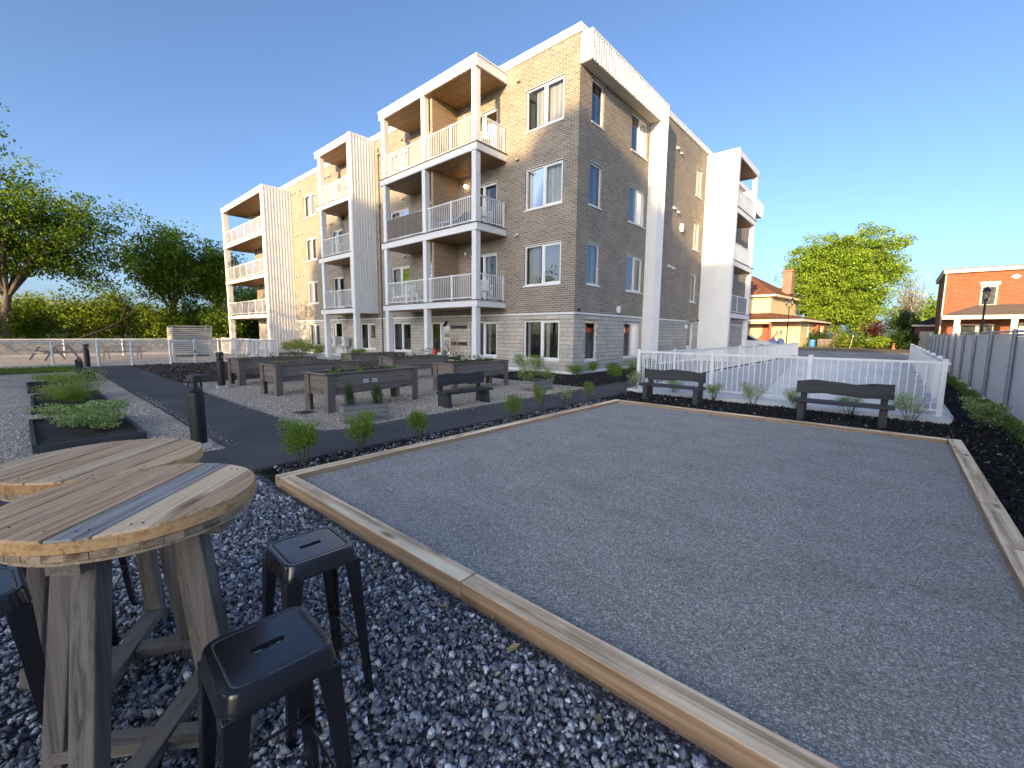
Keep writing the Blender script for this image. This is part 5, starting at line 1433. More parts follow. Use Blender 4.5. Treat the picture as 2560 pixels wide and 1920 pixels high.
# ------------------------------------------------------------------ grey privacy fence on the right
def privacy_fence():
    t = thing('privacy_fence', 'long grey slatted privacy fence with round steel posts beside the mulch strip', 'fence', (1.82, 4, 0))
    x = 0.0
    ps = [1.70-4+2.88*i for i in range(-1, 15)]
    for i, p in enumerate(ps):
        zb = terr(p+4); m_ = MB(); m_.tube([(x-.03, p, -.05+zb), (x-.03, p, 1.70+zb)], .038, 12); m_.lathe([(.042, 1.70+zb), (.03, 1.735+zb)], 12, (x-.03, p, 0))
        m_.lathe([(.085, -.03), (.075, .04)], 12, (x-.03, p, zb)); m_.build('post', M['grey_metal'], t, smooth=True)
    for p, q in zip(ps[:-1], ps[1:]):
        m_ = MB(); za, zb = terr(p+4), terr(q+4)
        n = 26
        for k in range(n):
            z = .06+1.58*k/n; w_ = 1.58/n*.95
            m_._add([(x+.006, p, za+z), (x+.006, q, zb+z), (x+.022, q, zb+z+w_), (x+.022, p, za+z+w_), (x+.028, p, za+z), (x+.028, q, zb+z), (x+.034, q, zb+z+w_), (x+.034, p, za+z+w_)],
                    [(0, 1, 2, 3), (5, 4, 7, 6), (3, 2, 6, 7), (0, 4, 5, 1)])
        m_.build('slat_panel', M['grey_slat'], t)
        m_ = MB(); m_.tube([(x, p, 1.68+za), (x, q, 1.68+zb)], .024, 10); m_.build('top_rail', M['grey_metal'], t, smooth=True)
privacy_fence()

# ------------------------------------------------------------------ white chain link fences on the left
def chain_fence(label, pts, h, post_at, gate=None, zbase=0.0):
    a, b = Vector((*pts[0], 0)), Vector((*pts[1], 0))
    t = thing('chain_link_fence', label, 'fence', (a.x, a.y, 0), math.atan2(b.y-a.y, b.x-a.x))
    L = (b-a).length
    m_ = MB(); m_.tube([(0, 0, h-.03), (L, 0, h-.03)], .03, 8); m_.build('top_rail', M['white'], t, smooth=True)
    m_ = MB(); m_.tube([(0, 0, .06), (L, 0, .06)], .012, 6); m_.build('bottom_wire', M['white'], t, smooth=True)
    for i, p in enumerate(post_at):
        big = i in (gate or ())
        m_ = MB(); r = .055 if big else .038; m_.tube([(p, 0, -.05), (p, 0, h+(.05 if big else -.01))], r, 10); m_.build('post', M['white'], t, smooth=True)
    m_ = MB(); s = .085
    n = int(L/s)+int(h/s)
    for k in range(n):
        x0 = s*k-h
        for sg in (1, -1):
            lo_, hi_ = max(x0, 0), min(x0+h, L)
            if hi_-lo_ < .02: continue
            z0, z1 = (lo_-x0), (hi_-x0)
            if sg < 0: z0, z1 = h-z0, h-z1
            m_.beam((lo_, 0, max(.03, z0)), (hi_, 0, min(h-.03, max(.03, z1))), .0075, .0075)
    m_.build('wire_mesh', M['white'], t)
    return t
chain_fence('white chain link fence with a gate at the end of the asphalt path', (( -25.3, -5.0), (-25.3, 9.2)), 1.09, [.8, 2.6, 4.2, 5.71, 7.05, 8.12, 9.50, 10.45, 12.2, 13.0, 13.6, 14.2], gate=(4, 6, 7))
chain_fence('white chain link fence running back from the gate fence to the far tower', ((-25.3, 9.2), (-35.5, 9.25)), 1.09, [0, 1.7, 3.3, 5, 6.7, 8.4, 10.2])
chain_fence('white chain link fence at the far side of the yard before the trees', ((-35.6, -12), (-35.5, 9.25)), 1.03, [1+2.5*i for i in range(9)])
g = thing('fence_gate', 'white chain link gate with a rounded frame in front of the louvred screen', 'gate', (-25.25, 4.55, 0), PI/2)
m_ = MB(); m_.tube([(0.04, 0, .08), (.04, 0, .98), (.10, 0, 1.03), (.80, 0, 1.03), (.86, 0, .98), (.86, 0, .08), (.04, 0, .08)], .018, 8, False); m_.build('frame', M['white'], g, smooth=True)
m_ = MB(); m_.box(.84, -.04, .5, .93, .04, .6); m_.build('latch', M['grey_metal'], g)

# louvred equipment screen
ls = thing('louvre_screen', 'beige louvred equipment screen standing behind the chain link gate', 'screen', (-31.6, 6.75, 0), 0.0)
m_ = MB(); W_, D_, H_ = 1.9, 1.5, 1.85
for sx in (0, -1.2):
    for sy in (-.95, .95): m_.box(sx-.04, sy-.04, 0, sx+.04, sy+.04, H_)
m_.box(-.04, -.99, H_-.06, .05, .99, H_); m_.box(-1.24, -.99, H_-.06, -1.16, .99, H_); m_.build('frame', M['beige_metal'], ls, bevel=.004)
m_ = MB()
for i in range(13):
    z = .18+.125*i; m_.prism([(.0, -.91, z), (.05, -.91, z-.05), (.055, -.91, z-.045), (.005, -.91, z+.045)], (0, 1.82, 0)); m_.prism([(-.02, -.97, z), (-.02, -1.02, z-.05), (-.02, -1.025, z-.045), (-.02, -.975, z+.045)], (-1.15, 0, 0))
m_.build('louvres', M['beige_metal'], ls)
m_ = MB(); m_.box(-1.1, -.85, 0, -.25, .85, 1.4); m_.build('equipment', M['black'], ls, bevel=.03)

def picnic(x, y, rz, label):
    t = thing('picnic_table', label, 'picnic table', (x, y, 0), rz, 'picnic tables in the fenced yard')
    for nm, yy, z, w_ in (('tabletop', 0, .74, .74), ('seat', -.68, .44, .26), ('seat', .68, .44, .26)):
        m_ = MB(); n = max(2, round(w_/.14))
        for i in range(n): m_.box(-.9, yy-w_/2+w_*i/n, z-.04, .9, yy-w_/2+w_*(i+.92)/n, z)
        m_.build(nm, M['planter_x'], t)
    for sx in (-.65, .65):
        for sy in (-1, 1):
            m_ = MB(); m_.beam((sx, sy*.25, .72), (sx, sy*.7, 0), .04, .09); m_.build('leg', M['planter_z'], t)
        m_ = MB(); m_.beam((sx+.04, -.78, .40), (sx+.04, .78, .40), .04, .09); m_.build('crossbar', M['planter_y'], t)
picnic(-30.3, 3.4, 1.3, 'dark picnic table behind the chain link fence near the gate')
picnic(-32.4, 1.0, 0.4, 'dark picnic table farther left behind the chain link fence')

# ------------------------------------------------------------------ heat pumps, tool racks and tools
def heat_pump(x, label):
    t = thing('heat_pump', label, 'heat pump', (x, 13.42, .70), 0, 'heat pumps on the wall by the glazed door')
    b = MB(); b.box(-.43, -.16, 0, .43, .16, .56); b.build('case', M['grey_plastic'], t, bevel=.015)
    g_ = MB()
    for r in (.05, .10, .15, .20): g_.tube([(-.12+r*math.cos(a*PI/12), -.168, .28+r*math.sin(a*PI/12)) for a in range(25)], .006, 5, False)
    for a in range(8): g_.tube([(-.12, -.168, .28), (-.12+.2*math.cos(a*PI/4), -.168, .28+.2*math.sin(a*PI/4))], .004, 4)
    g_.build('fan_grille', M['white'], t, smooth=True)
    f_ = MB(); f_.tube([(-.12, -.158, .28), (-.12, -.164, .28)], .215, 24); f_.build('fan_opening', M['black'], t)
    s = MB(); s.box(.2, -.03, -.72, .27, .03, .0); s.box(-.3, -.14, -.03, .3, .36, 0); s.build('bracket', M['white'], t)
heat_pump(-27.35, 'grey heat pump with a round fan, nearer the glazed white door'); heat_pump(-26.15, 'grey heat pump with a round fan, next to the white balcony post')
for z, lab in ((1.83, 'dark tool board high on the stone wall under the balcony'), (1.05, 'dark tool board low on the wall, holding long handled tools')):
    t = thing('tool_board', lab, 'tool rack', (-15.62, CY-.03, z), 0, 'tool boards on the wall')
    b = MB(); b.box(-.56, -.02, -.075, .56, .025, .075); b.build('board', M['bench_x'], t)
    h_ = MB()
    for i in range(7): h_.tube([(-.48+.16*i, -.02, .02), (-.48+.16*i, -.08, .0), (-.48+.16*i, -.085, .04)], .008, 5)
    h_.build('hooks', M['black'], t, smooth=True)
tool_wood = wood('tool_handle_wood', (.35, .22, .12), (.58, .42, .26), 'z', .6, 2, False)
for i, (x, top, hd, lab) in enumerate([(-16.1, 1.35, 'rake', 'garden rake with a pale handle, first of the tools under the balcony'), (-15.95, 1.48, 'hoe', 'hoe with a tall pale handle between the two rakes'), (-15.72, 1.42, 'rake', 'garden rake in the middle of the tool row'), (-15.6, 1.52, 'spade', 'spade with the tallest handle, beside the white post')]):
    t = thing('garden_tool', lab, 'garden tool', (x, CY-.12, .28), 0, 'long handled tools on the wall')
    b = MB(); b.tube([(0, 0, .1), (.02, .03, top-.28)], .016, 7); b.build('handle', tool_wood, t, smooth=True)
    b = MB()
    if hd == 'rake':
        b.box(-.16, -.02, .08, .16, .02, .11)
        for k in range(9): b.box(-.155+.038*k, -.015, 0, -.147+.038*k, .015, .085)
    elif hd == 'hoe': b.box(-.08, -.02, 0, .08, .0, .12)
    else: b.prism([(-.09, 0, .22), (.09, 0, .22), (.09, 0, .06), (0, 0, -.02), (-.09, 0, .06)], (0, .012, 0))
    b.build('head', M['black'], t)
t = thing('flood_lamp', 'black flood lamp on a bracket beside the upper tool board', 'lamp', (-16.35, CY, 1.9), 0)
b = MB(); b.tube([(0, 0, 0), (0, -.18, .05)], .02, 6); b.build('bracket', M['black'], t); b = MB(); b.prism([(-.1, -.18, .1), (.1, -.18, .1), (.12, -.3, -.05), (-.12, -.3, -.05)], (0, .04, .12)); b.build('head', M['black'], t)

# ------------------------------------------------------------------ balcony furniture
def make_chair():
    t = thing('balcony_chair', 'chair', 'chair')
    b = MB(); b.box(-.24, -.24, .40, .24, .22, .435); b.build('seat', M['white_vinyl'], t, bevel=.01)
    b = MB()
    for i in range(5): x = -.19+.095*i; b.beam((x, .21, .44), (x, .29, .86), .05, .02, up=(0, 1, 0))
    b.beam((-.23, .295, .88), (.23, .295, .88), .03, .07); b.build('backrest', M['white_vinyl'], t)
    for sx in (-1, 1):
        b = MB(); b.tube([(sx*.26, .24, .64), (sx*.27, 0, .66), (sx*.26, -.22, .63), (sx*.25, -.24, .42)], .02, 7); b.build('armrest', M['white_vinyl'], t, smooth=True)
        for sy in (-.22, .22):
            b = MB(); b.beam((sx*.22, sy, .41), (sx*.26, sy*1.12, 0), .045, .045, .03, .03); b.build('leg', M['white_vinyl'], t)
    return t
ch = make_chair()
cs = [(-13.15, 13.1, 2.9, 60, 'white slatted chair at the wall end of the second floor corner balcony'), (-13.2, 13.05, 5.905, 70, 'white slatted chair at the wall end of the third floor corner balcony'), (-13.2, 13.1, 8.87, 60, 'white slatted chair at the wall end of the top floor corner balcony'),
      (-18.3, 12.9, 8.87, 180, 'white slatted chair on the top floor balcony beside the middle tower'), (-17.6, 13.0, 2.9, 170, 'white slatted chair on the second floor balcony left of the divider'), (-25.3, 12.9, 9.01, 150, 'white slatted chair on the top floor of the middle tower'),
      (-36.5, 12.9, 5.77, 190, 'white slatted chair on the third floor of the far tower'), (-38.4, 12.9, 2.87, 170, 'white slatted chair on the second floor of the far tower')]
for i, (x, y, z, a, lab) in enumerate(cs):
    o = ch if i == 0 else copy_tree(ch); o.location = (x, y, z); o.rotation_euler = (0, 0, math.radians(a)); tag(o, lab, 'chair', 'white chairs on the balconies')
t = thing('lounge_chair', 'reclining lounger with a pale blue cover on the third floor corner balcony', 'lounger', (-14.6, 12.75, 5.905), .1)
blue = plain('pale_blue_cover', (.45, .52, .72), .8, .2, 12)
b = MB(); b.prism([(-.75, -.28, .36), (.25, -.28, .36), (.75, -.28, .62), (.75, -.28, .67), (.22, -.28, .42), (-.75, -.28, .42)], (0, .56, 0)); b.build('cover', blue, t, bevel=.02)
b = MB()
for x in (-.6, .3):
    for y in (-.24, .24): b.tube([(x, y, 0), (x+.08, y, .38)], .014, 6)
b.build('frame', M['white'], t, smooth=True)
t = thing('round_side_table', 'white round table on the top floor of the middle tower', 'table', (-24.0, 12.95, 9.01), 0)
b = MB(); b.lathe([(.34, .66), (.35, .68), (.34, .70)], 20); b.build('tabletop', M['white_vinyl'], t); b = MB(); b.tube([(0, 0, 0), (0, 0, .67)], .03, 8); b.lathe([(.2, 0), (.18, .03)], 14); b.build('leg', M['white_vinyl'], t)
# bicycle stood on the far tower's third floor
t = thing('bicycle', 'dark bicycle hung upright at the end of the far tower third floor balcony', 'bicycle', (-42.3, 12.15, 6.75), .15)
for nm, x in (('wheel', -.48), ('wheel', .48)):
    b = MB(); b.tube([(x+.3*math.cos(a*PI/14), 0, .33+.3*math.sin(a*PI/14)) for a in range(29)], .018, 6, False)
    for a in range(10): b.tube([(x, 0, .33), (x+.3*math.cos(a*PI/5), 0, .33+.3*math.sin(a*PI/5))], .003, 3)
    b.build(nm, M['black'], t, smooth=True)
b = MB(); b.tube([(-.48, 0, .33), (-.1, 0, .33), (.36, 0, .72), (-.2, 0, .72), (-.1, 0, .33)], .018, 6); b.tube([(-.48, 0, .33), (-.2, 0, .72), (-.22, 0, .84)], .014, 6); b.tube([(.48, 0, .33), (.34, 0, .88)], .016, 6); b.build('frame', M['black'], t, smooth=True)
b = MB(); b.tube([(.34, -.25, .92), (.34, 0, .88), (.34, .25, .92)], .014, 6); b.build('handlebar', M['black'], t, smooth=True); b = MB(); b.ball((-.22, 0, .86), .12, .05, .03); b.build('saddle', M['black'], t, smooth=True)
# ------------------------------------------------------------------ trees
def tree(name, x, y, z0, fork, crown, n, leaf, label, mat='leaf_tree', trunk_r=.22, limbs=7, clusters=60, cl=(1.3, .9), lean=(0, 0), group=None, cat='tree', seed=1, twigs=True, subs=4):
    """crown: list of (cx,cy,cz,rx,ry,rz) relative to the base; limbs reach into it; leaves sit in clusters near the branch ends."""
    rnd = np.random.default_rng(seed)
    t = thing(name, label, cat, (x, y, z0), 0, group)
    tr = MB()
    top = np.array([lean[0], lean[1], fork])
    tr.tube([(0, 0, -.3), (lean[0]*.25, lean[1]*.25, fork*.3), (lean[0]*.6, lean[1]*.6, fork*.68), tuple(top)], [trunk_r*1.35, trunk_r, trunk_r*.9, trunk_r*.8], 10)
    tr.build('trunk', M['bark'], t, smooth=True)
    W = np.array([c[3]*c[4]*c[5] for c in crown]); W = W/W.sum()
    def pick(shell=.55):
        c = crown[rnd.choice(len(crown), p=W)]
        g = rnd.normal(size=3); g /= np.linalg.norm(g); r = shell+(1-shell)*rnd.random()
        return np.array(c[:3])+g*np.array(c[3:])*r
    lb = MB(); ends = []
    for i in range(limbs):
        e = pick(.45); mid = top+(e-top)*.5+np.array([0, 0, .12*np.linalg.norm(e-top)])+rnd.normal(0, .25, 3)
        r0_ = trunk_r*rnd.uniform(.38, .62)
        lb.tube([tuple(top-np.array([0, 0, .25])), tuple(top+(mid-top)*.5+rnd.normal(0, .1, 3)), tuple(mid), tuple(e)], [r0_, r0_*.75, r0_*.5, .02], 7)
        for k in range(subs):
            s = top+(mid-top)*rnd.uniform(.5, 1) if k % 2 else mid+(e-mid)*rnd.uniform(.1, .8)
            q = pick(.6); q = s+(q-s)*min(1, 4.5/max(.1, np.linalg.norm(q-s)))
            m2 = (s+q)/2+rnd.normal(0, .15, 3)
            lb.tube([tuple(s), tuple(m2), tuple(q)], [r0_*.35, r0_*.22, .012], 5); ends += [q, m2]
        ends += [e, mid]
    lb.build('limbs', M['bark'], t, smooth=True)
    C = np.array([pick(.25) for _ in range(clusters)])
    C = np.concatenate([C, np.array(ends)]) if twigs else C
    k = rnd.integers(0, len(C), n)
    sc = rnd.uniform(.55, 1.25, len(C))
    g = rnd.normal(0, 1, (n, 3)); g /= np.maximum(1, np.linalg.norm(g, axis=1)/1.6)[:, None]
    P = C[k]+g*np.array([cl[0], cl[0], cl[1]])*.5*sc[k][:, None]
    P = P[P[:, 2] > .15]
    up = np.tile([[0, 0, 1.0]], (len(P), 1))
    leaves_mesh('crown', P, rnd.uniform(.6, 1.3, len(P))*leaf, M[mat], t, .62, up, .25)
    return t

TG = 'trees behind the white chain link fence'
tree('broadleaf_tree', -46.5, -.9, 0, 4.0, [(0, -1.5, 9.2, 5, 7.5, 4.0), (0, 4.2, 8.6, 4, 4.0, 3.4), (0, 5.5, 6.2, 3, 3.2, 2.0)], 40000, .215, 'spreading leafy tree with a forked grey trunk at the left picture edge', trunk_r=.27, limbs=17, clusters=210, cl=(1.55, .8), lean=(0, .4), group=TG, seed=5)
tree('broadleaf_tree', -52, -4.5, 0, 7, [(0, 0, 15, 4.5, 4.2, 4.5), (0, 3.3, 16.5, 2, 2.2, 2.4)], 11000, .26, 'tall thin crowned tree rising above the others at the left picture edge', trunk_r=.3, limbs=9, clusters=70, cl=(1.7, 1.0), group=TG, seed=6)
tree('broadleaf_tree', -50, 9.3, 0, 3.5, [(0, 0, 7.6, 4, 3.2, 3.4)], 16000, .25, 'rounded open tree in the middle of the left tree line', trunk_r=.2, limbs=10, clusters=80, cl=(1.6, 1.0), group=TG, seed=8)
tree('broadleaf_tree', -49, 12.7, 0, 3.0, [(0, 0, 6.6, 3, 2.5, 3.2)], 13000, .24, 'leafy tree nearest to the far balcony tower', trunk_r=.17, limbs=9, clusters=70, cl=(1.4, .9), group=TG, seed=9)
tree('broadleaf_tree', -54, 18.5, 0, 2.8, [(0, 0, 5.2, 4, 3.6, 2.8)], 8000, .24, 'sparse tree seen between the posts of the far balcony tower', trunk_r=.15, limbs=9, clusters=50, cl=(1.6, 1.0), group=TG, seed=10)
t = thing('leaning_trunk', 'bare dark trunk leaning across the bushes behind the fence', 'trunk', (-44.5, 2.9, 0))
b = MB(); b.tube([(0, -1.4, .2), (0, 0, 1.0), (-.3, 1.4, 1.7), (-.6, 2.6, 2.5), (-.8, 3.4, 3.7)], [.10, .09, .07, .05, .02], 8); b.tube([(-.3, 1.4, 1.7), (-.5, 2.7, 2.0), (-.5, 3.8, 1.9)], [.05, .035, .015], 6); b.tube([(-.45, 2.2, 2.3), (-.2, 2.6, 3.6), (-.4, 2.5, 4.4)], [.04, .028, .012], 6)
b.build('limb', plain('dark_dead_bark', (.035, .028, .022), .9, .3, 4, bmp=.5), t, smooth=True)
hed = [(-47.5, -8.5, 3.2, 'leaf_hedge'), (-49, -5.2, 3.6, 'leaf_hedge'), (-47, -2.4, 3.0, 'leaf_tree'), (-49.5, .6, 3.7, 'leaf_hedge'), (-48, 3.4, 4.0, 'leaf_hedge'), (-50.5, 5.8, 4.6, 'leaf_hedge'), (-48, 8.0, 3.4, 'leaf_hedge'), (-50, 10.6, 4.0, 'leaf_tree'), (-47.5, 12.6, 3.6, 'leaf_tree'),
       (-50, 15.2, 3.9, 'leaf_tree'), (-49, 18.0, 3.6, 'leaf_hedge'), (-52, 21.5, 4.2, 'leaf_hedge'), (-50, 25.0, 4.0, 'leaf_hedge')]
hl = ['sunny yellow green bush', 'tall yellow green bush', 'darker green bush', 'yellow green bush', 'bright bush', 'highest bright bush', 'bright bush', 'dark bush', 'dark dense bush', 'dark bush', 'yellow green bush', 'tall bush', 'yellow green bush']
pl_ = ['hidden at the left edge', 'left of the forked trunk', 'just by the forked trunk', 'right of the forked trunk', 'above the black bollard', 'in the middle of the row, behind the leaning trunk', 'right of the leaning trunk', 'left of the louvred screen', 'straight above the louvred screen', 'left of the far tower post', 'seen under the far tower first balcony', 'seen under the far tower beside its wall', 'hidden behind the far tower']
for i, (x, y, h, k) in enumerate(hed):
    h *= 1.18
    tree('bush', x, y, 0, h*.25, [(0, 0, h*.52, 2.0, 2.1, h*.5)], 6500, .22, hl[i]+' behind the fence, '+pl_[i], mat=k, trunk_r=.05, limbs=6, clusters=50, cl=(1.1, .8), group='bushes behind the white fence', cat='bush', seed=40+i, subs=2)
# trees behind the viewpoint whose shade dapples the far tower and the fence
for i, (x, y, h, lab) in enumerate([(-19.5, -9.5, 6.0, 'lower leafy tree outside the view, left behind the tables'), (-27.5, -10, 9.0, 'middle leafy tree outside the view, shading the fence'), (-35, -10.5, 11.5, 'tall leafy tree outside the view, shading the far tower')]):
    tree('broadleaf_tree', x, y, 0, h*.3, [(0, 0, h*.6, 4.2, 3.6, h*.38)], [3600, 1700, 1900][i], .32, lab, trunk_r=.2, limbs=9, clusters=70, cl=(1.6, 1.1), seed=70+i, group='trees behind the viewpoint')

tree('maple_tree', -5.9, 70, .6, 2.8, [(0, 0, 7.9, 6.3, 5.4, 6.4), (-2.0, 0, 10.3, 4.1, 4, 4.4), (2.6, 0, 10.0, 4.2, 4, 4.4), (-.2, 0, 4.4, 5.7, 4.8, 3.7)], 95000, .27, 'big round bright green maple tree beyond the driveway', mat='leaf_maple', trunk_r=.4, limbs=14, clusters=760, cl=(1.3, .8), seed=21)
tree('blossom_tree', .9, 72, .6, 2.6, [(0, 0, 6.0, 1.9, 1.8, 3.4)], 2300, .16, 'thin tree with whitish blossom right of the big maple', mat='leaf_blossom', trunk_r=.09, limbs=16, clusters=30, cl=(1.0, .9), seed=22, subs=6)
for i, (x, y, cz, rx, rz_, n, k, lab) in enumerate([(.55, 62.5, 2.2, 1.5, 1.7, 2600, 'leaf_dark', 'dark grey green bush under the blossom tree'), (-1.9, 60, 1.7, 1.0, 1.1, 1500, 'leaf_red', 'red brown leaved bush right of the maple'), (-1.25, 57.2, .55, .85, .65, 1100, 'leaf_maple', 'small bright green bush by the orange marker'),
        (.45, 57.6, .9, 1.15, 1.0, 1700, 'leaf_dark', 'round dark green bush left of the white garage door'), (-4.3, 58.3, .45, 1.0, .7, 1100, 'leaf_hedge', 'low yellow green bush beside the wooden bin'), (-3.0, 58.8, .6, 1.1, .9, 1300, 'leaf_tree', 'low bush under the middle of the maple'), (-6.6, 60.5, 1.0, 1.0, 1.2, 1200, 'leaf_dark', 'dark bush behind the wooden bin')]):
    tree('bush', x, y, terr(y), rz_*.4, [(0, 0, cz, rx, rx, rz_)], n, .22, lab, mat=k, trunk_r=.04, limbs=6, clusters=40, cl=(.7, .5), seed=90+i, cat='bush', subs=2)
tree('far_tree', 3.4, 92, .6, 2, [(0, 0, 4.2, 5.5, 4, 3.2)], 3500, .5, 'distant green tree showing above the dark garage roof', mat='leaf_maple', trunk_r=.2, limbs=6, clusters=50, cl=(2, 1.3), seed=99)
for i, x in enumerate((-70, -40, 30, 60)):
    tree('far_tree', x, 140+10*(i % 2), .6, 2, [(0, 0, 5, 12, 6, 4.5)], 3500, .8, 'distant tree on the horizon, mostly hidden by nearer things', mat='leaf_tree', trunk_r=.3, limbs=6, clusters=60, cl=(3, 2), seed=120+i, group='distant trees on the horizon')

# ------------------------------------------------------------------ the yellow house
M['yellow'] = plain('cream_yellow_siding', (0.66, 0.55, 0.34), 0.7, 0.06, 1.0)
M['shingle'] = loose_mat('red_brown_shingles', 5.0, [(0.0, (0.20, 0.085, 0.05)), (1.0, (0.30, 0.135, 0.08))], bmp=.3)
M['redpaint'] = plain('rust_red_paint', (0.34, 0.10, 0.06), 0.6, 0.12)
M['trim'] = plain('cream_trim', (0.74, 0.68, 0.54), 0.6, 0.05)
M['dark_pane'] = plain('dark_pane', (0.03, 0.035, 0.045), 0.1, 0.3, spec=.8)
M['chimney'] = brick_mat('chimney_brick', 'x', (.38, .17, .11), (.30, .13, .085), (.36, .30, .25))
hs = thing('yellow_house', 'two storey cream yellow house with red brown hip roof and a wrap-round porch', 'house', (-11.2, 58, .35), math.radians(-6))
b = MB(); b.box(-9, 0, 0, 0, 10, 5.8); b.box(-4, -.35, 0, 3.25, 5.0, 2.9); b.build('wall', M['yellow'], hs)
b = MB(); b.box(.2, 5.0, 0, 3.7, 9.2, 2.85); b.build('rear_bay', M['redpaint'], hs)
def hip(x0, y0, x1, y1, z0, z1, inset):
    m_ = MB()
    r = [(x0, y0, z0), (x1, y0, z0), (x1, y1, z0), (x0, y1, z0)]; ii = inset
    t_ = [(x0+ii, y0+ii, z1), (x1-ii, y0+ii, z1), (x1-ii, y1-ii, z1), (x0+ii, y1-ii, z1)]
    m_._add(r+t_, [(0, 1, 5, 4), (1, 2, 6, 5), (2, 3, 7, 6), (3, 0, 4, 7), (4, 5, 6, 7), (3, 2, 1, 0)])
    return m_
ro = hip(-9.6, -.6, .6, 10.6, 5.95, 8.9, 4.6).build('roof', M['shingle'], hs)
b = MB(); b.box(-.75, 6.2, 6.4, .25, 7.2, 9.2); b.box(-.85, 6.1, 9.2, .35, 7.3, 9.4); b.build('chimney', M['chimney'], ro)
b = MB(); b.box(-9.62, -.62, 5.72, .62, 10.62, 5.95); b.build('eave', M['trim'], hs)
m_ = MB(); P = [(-9, -2.9, 3.0), (4.0, -2.9, 3.0), (4.3, 9.6, 3.0), (.0, 9.6, 3.0)]; Q = [(-9, .01, 3.85), (.01, .01, 3.85), (.01, 9.4, 3.85), (-.4, 9.4, 3.85)]
m_._add(P+Q, [(0, 1, 5, 4), (1, 2, 6, 5), (2, 3, 7, 6), (3, 0, 4, 7), (3, 2, 1, 0)]); m_.build('porch_roof', M['shingle'], hs)
b = MB(); b.box(-9, -2.95, 2.76, 4.05, -2.86, 2.99); b.box(3.95, -2.85, 2.76, 4.1, 9.4, 2.99); b.box(-9, -2.6, 2.55, 1.0, -2.45, 2.76); b.build('eave', M['trim'], hs)
b = MB(); b.box(-9, -2.7, 0, 1.4, 0, .55); b.build('porch_floor', M['redpaint'], hs)
for x in (-4.6, -1.55, 0.9):
    b = MB(); b.box(x-.1, -2.6, .55, x+.1, -2.4, 2.76); b.build('porch_post', M['redpaint'], hs)
b = MB(); b.box(-9, -2.53, 1.28, -.9, -2.47, 1.36)
for i in range(34): b.box(-9+.24*i, -2.52, .6, -8.97+.24*i, -2.49, 1.28)
b.build('porch_railing', M['redpaint'], hs)
b = MB()
for k in range(5): b.box(.2, -2.75-.28*(k+1), 0, 1.5, -2.75-.28*k, .55-.11*(k+1))
b.build('steps', M['redpaint'], hs)
for s in (.2, 1.5):
    b = MB(); b.beam((s, -2.7, 1.35), (s, -4.0, .8), .06, .08)
    for k in range(5): b.box(s-.03, -2.75-.28*k-.03, .0, s+.03, -2.75-.28*k+.03, 1.3-.11*k)
    b.build('stair_railing', M['redpaint'], hs)
def hwin(root, x0, x1, z0, z1, y, axis='x', m=None):
    f_ = MB(); g_ = MB(); e = .1
    if axis == 'x': f_.box(x0-e, y-.06, z0-e, x1+e, y-.002, z1+e); g_.box(x0, y-.075, z0, x1, y-.058, z1); g_.box(x0, y-.078, (z0+z1)/2-.02, x0+.01, y-.07, (z0+z1)/2+.02)
    else: f_.box(y+.002, x0-e, z0-e, y+.06, x1+e, z1+e); g_.box(y+.058, x0, z0, y+.075, x1, z1)
    w_ = f_.build('window', M['trim'], root); g_.build('pane', m or M['dark_pane'], w_)
hwin(hs, -3.4, -2.6, 3.9, 5.2, 0); hwin(hs, -6.4, -5.4, 3.9, 5.2, 0); hwin(hs, 2.6, 3.1, 1.0, 2.4, 3.25, 'y', M['trim']); hwin(hs, 6.4, 7.4, .9, 2.3, 3.7, 'y', M['trim']); hwin(hs, -6.5, -4.9, .9, 2.1, 0)
b = MB(); b.box(-.55, -.42, .55, .35, -.352, 2.5); b.build('door', M['redpaint'], hs)

# ------------------------------------------------------------------ the red brick house and the garage
M['red_brick'] = brick_mat('red_brick', 'x', (.34, .095, .045), (.26, .068, .034), (.33, .19, .125), .30, .10, .013)
rh = thing('brick_house', 'red brick house with a white porch and flat white cornice behind the grey fence', 'house', (2.7, 50, .2), 0)
b = MB(); b.box(0, 0, 0, 14, 9, 6.45); b.build('wall', M['red_brick'], rh)
b = MB(); b.box(-.22, -.3, 6.45, 14.2, 9.2, 6.72); b.build('cornice', M['trim'], rh)
b = MB(); b.box(-.26, -.34, 6.72, 14.3, 9.3, 6.80); b.build('roof_edge', M['deck'], rh)
b = MB(); b.tube([(-.05, -.1, 0), (-.05, -.1, 6.4)], .05, 8); b.build('downpipe', M['trim'], rh, smooth=True)
hwin(rh, 2.08, 2.78, 3.92, 5.25, 0); b = MB(); b.box(1.9, -.04, 5.42, 2.98, -.002, 5.66); b.build('lintel', M['trim'], rh)
b = MB(); b.prism([(3.72-.28, -.05, 5.95), (3.72, -.05, 5.75), (3.72+.28, -.05, 5.95), (3.72, -.05, 6.15)], (0, .048, 0)); b.build('diamond_stone', M['trim'], rh)
m_ = MB(); m_._add([(-.1, -2.6, 3.05), (14, -2.6, 3.05), (14, -.001, 3.9), (1.9, -.001, 3.9), (-.1, -2.6, 2.98), (14, -2.6, 2.98), (-.1, -.001, 3.0)], [(0, 1, 2, 3), (0, 3, 6), (0, 4, 5, 1), (4, 6, 0)]); m_.build('porch_roof', plain('brown_shingle', (.13, .105, .085), .9, .2), rh)
b = MB(); b.box(-.15, -2.7, 2.72, 14, -2.55, 3.0); b.build('porch_fascia', M['trim'], rh)
for x in (.55, 3.45, 6.4, 9.4):
    b = MB(); b.box(x, -2.62, 0, x+.33, -2.3, 2.72); b.build('porch_post', M['trim'], rh)
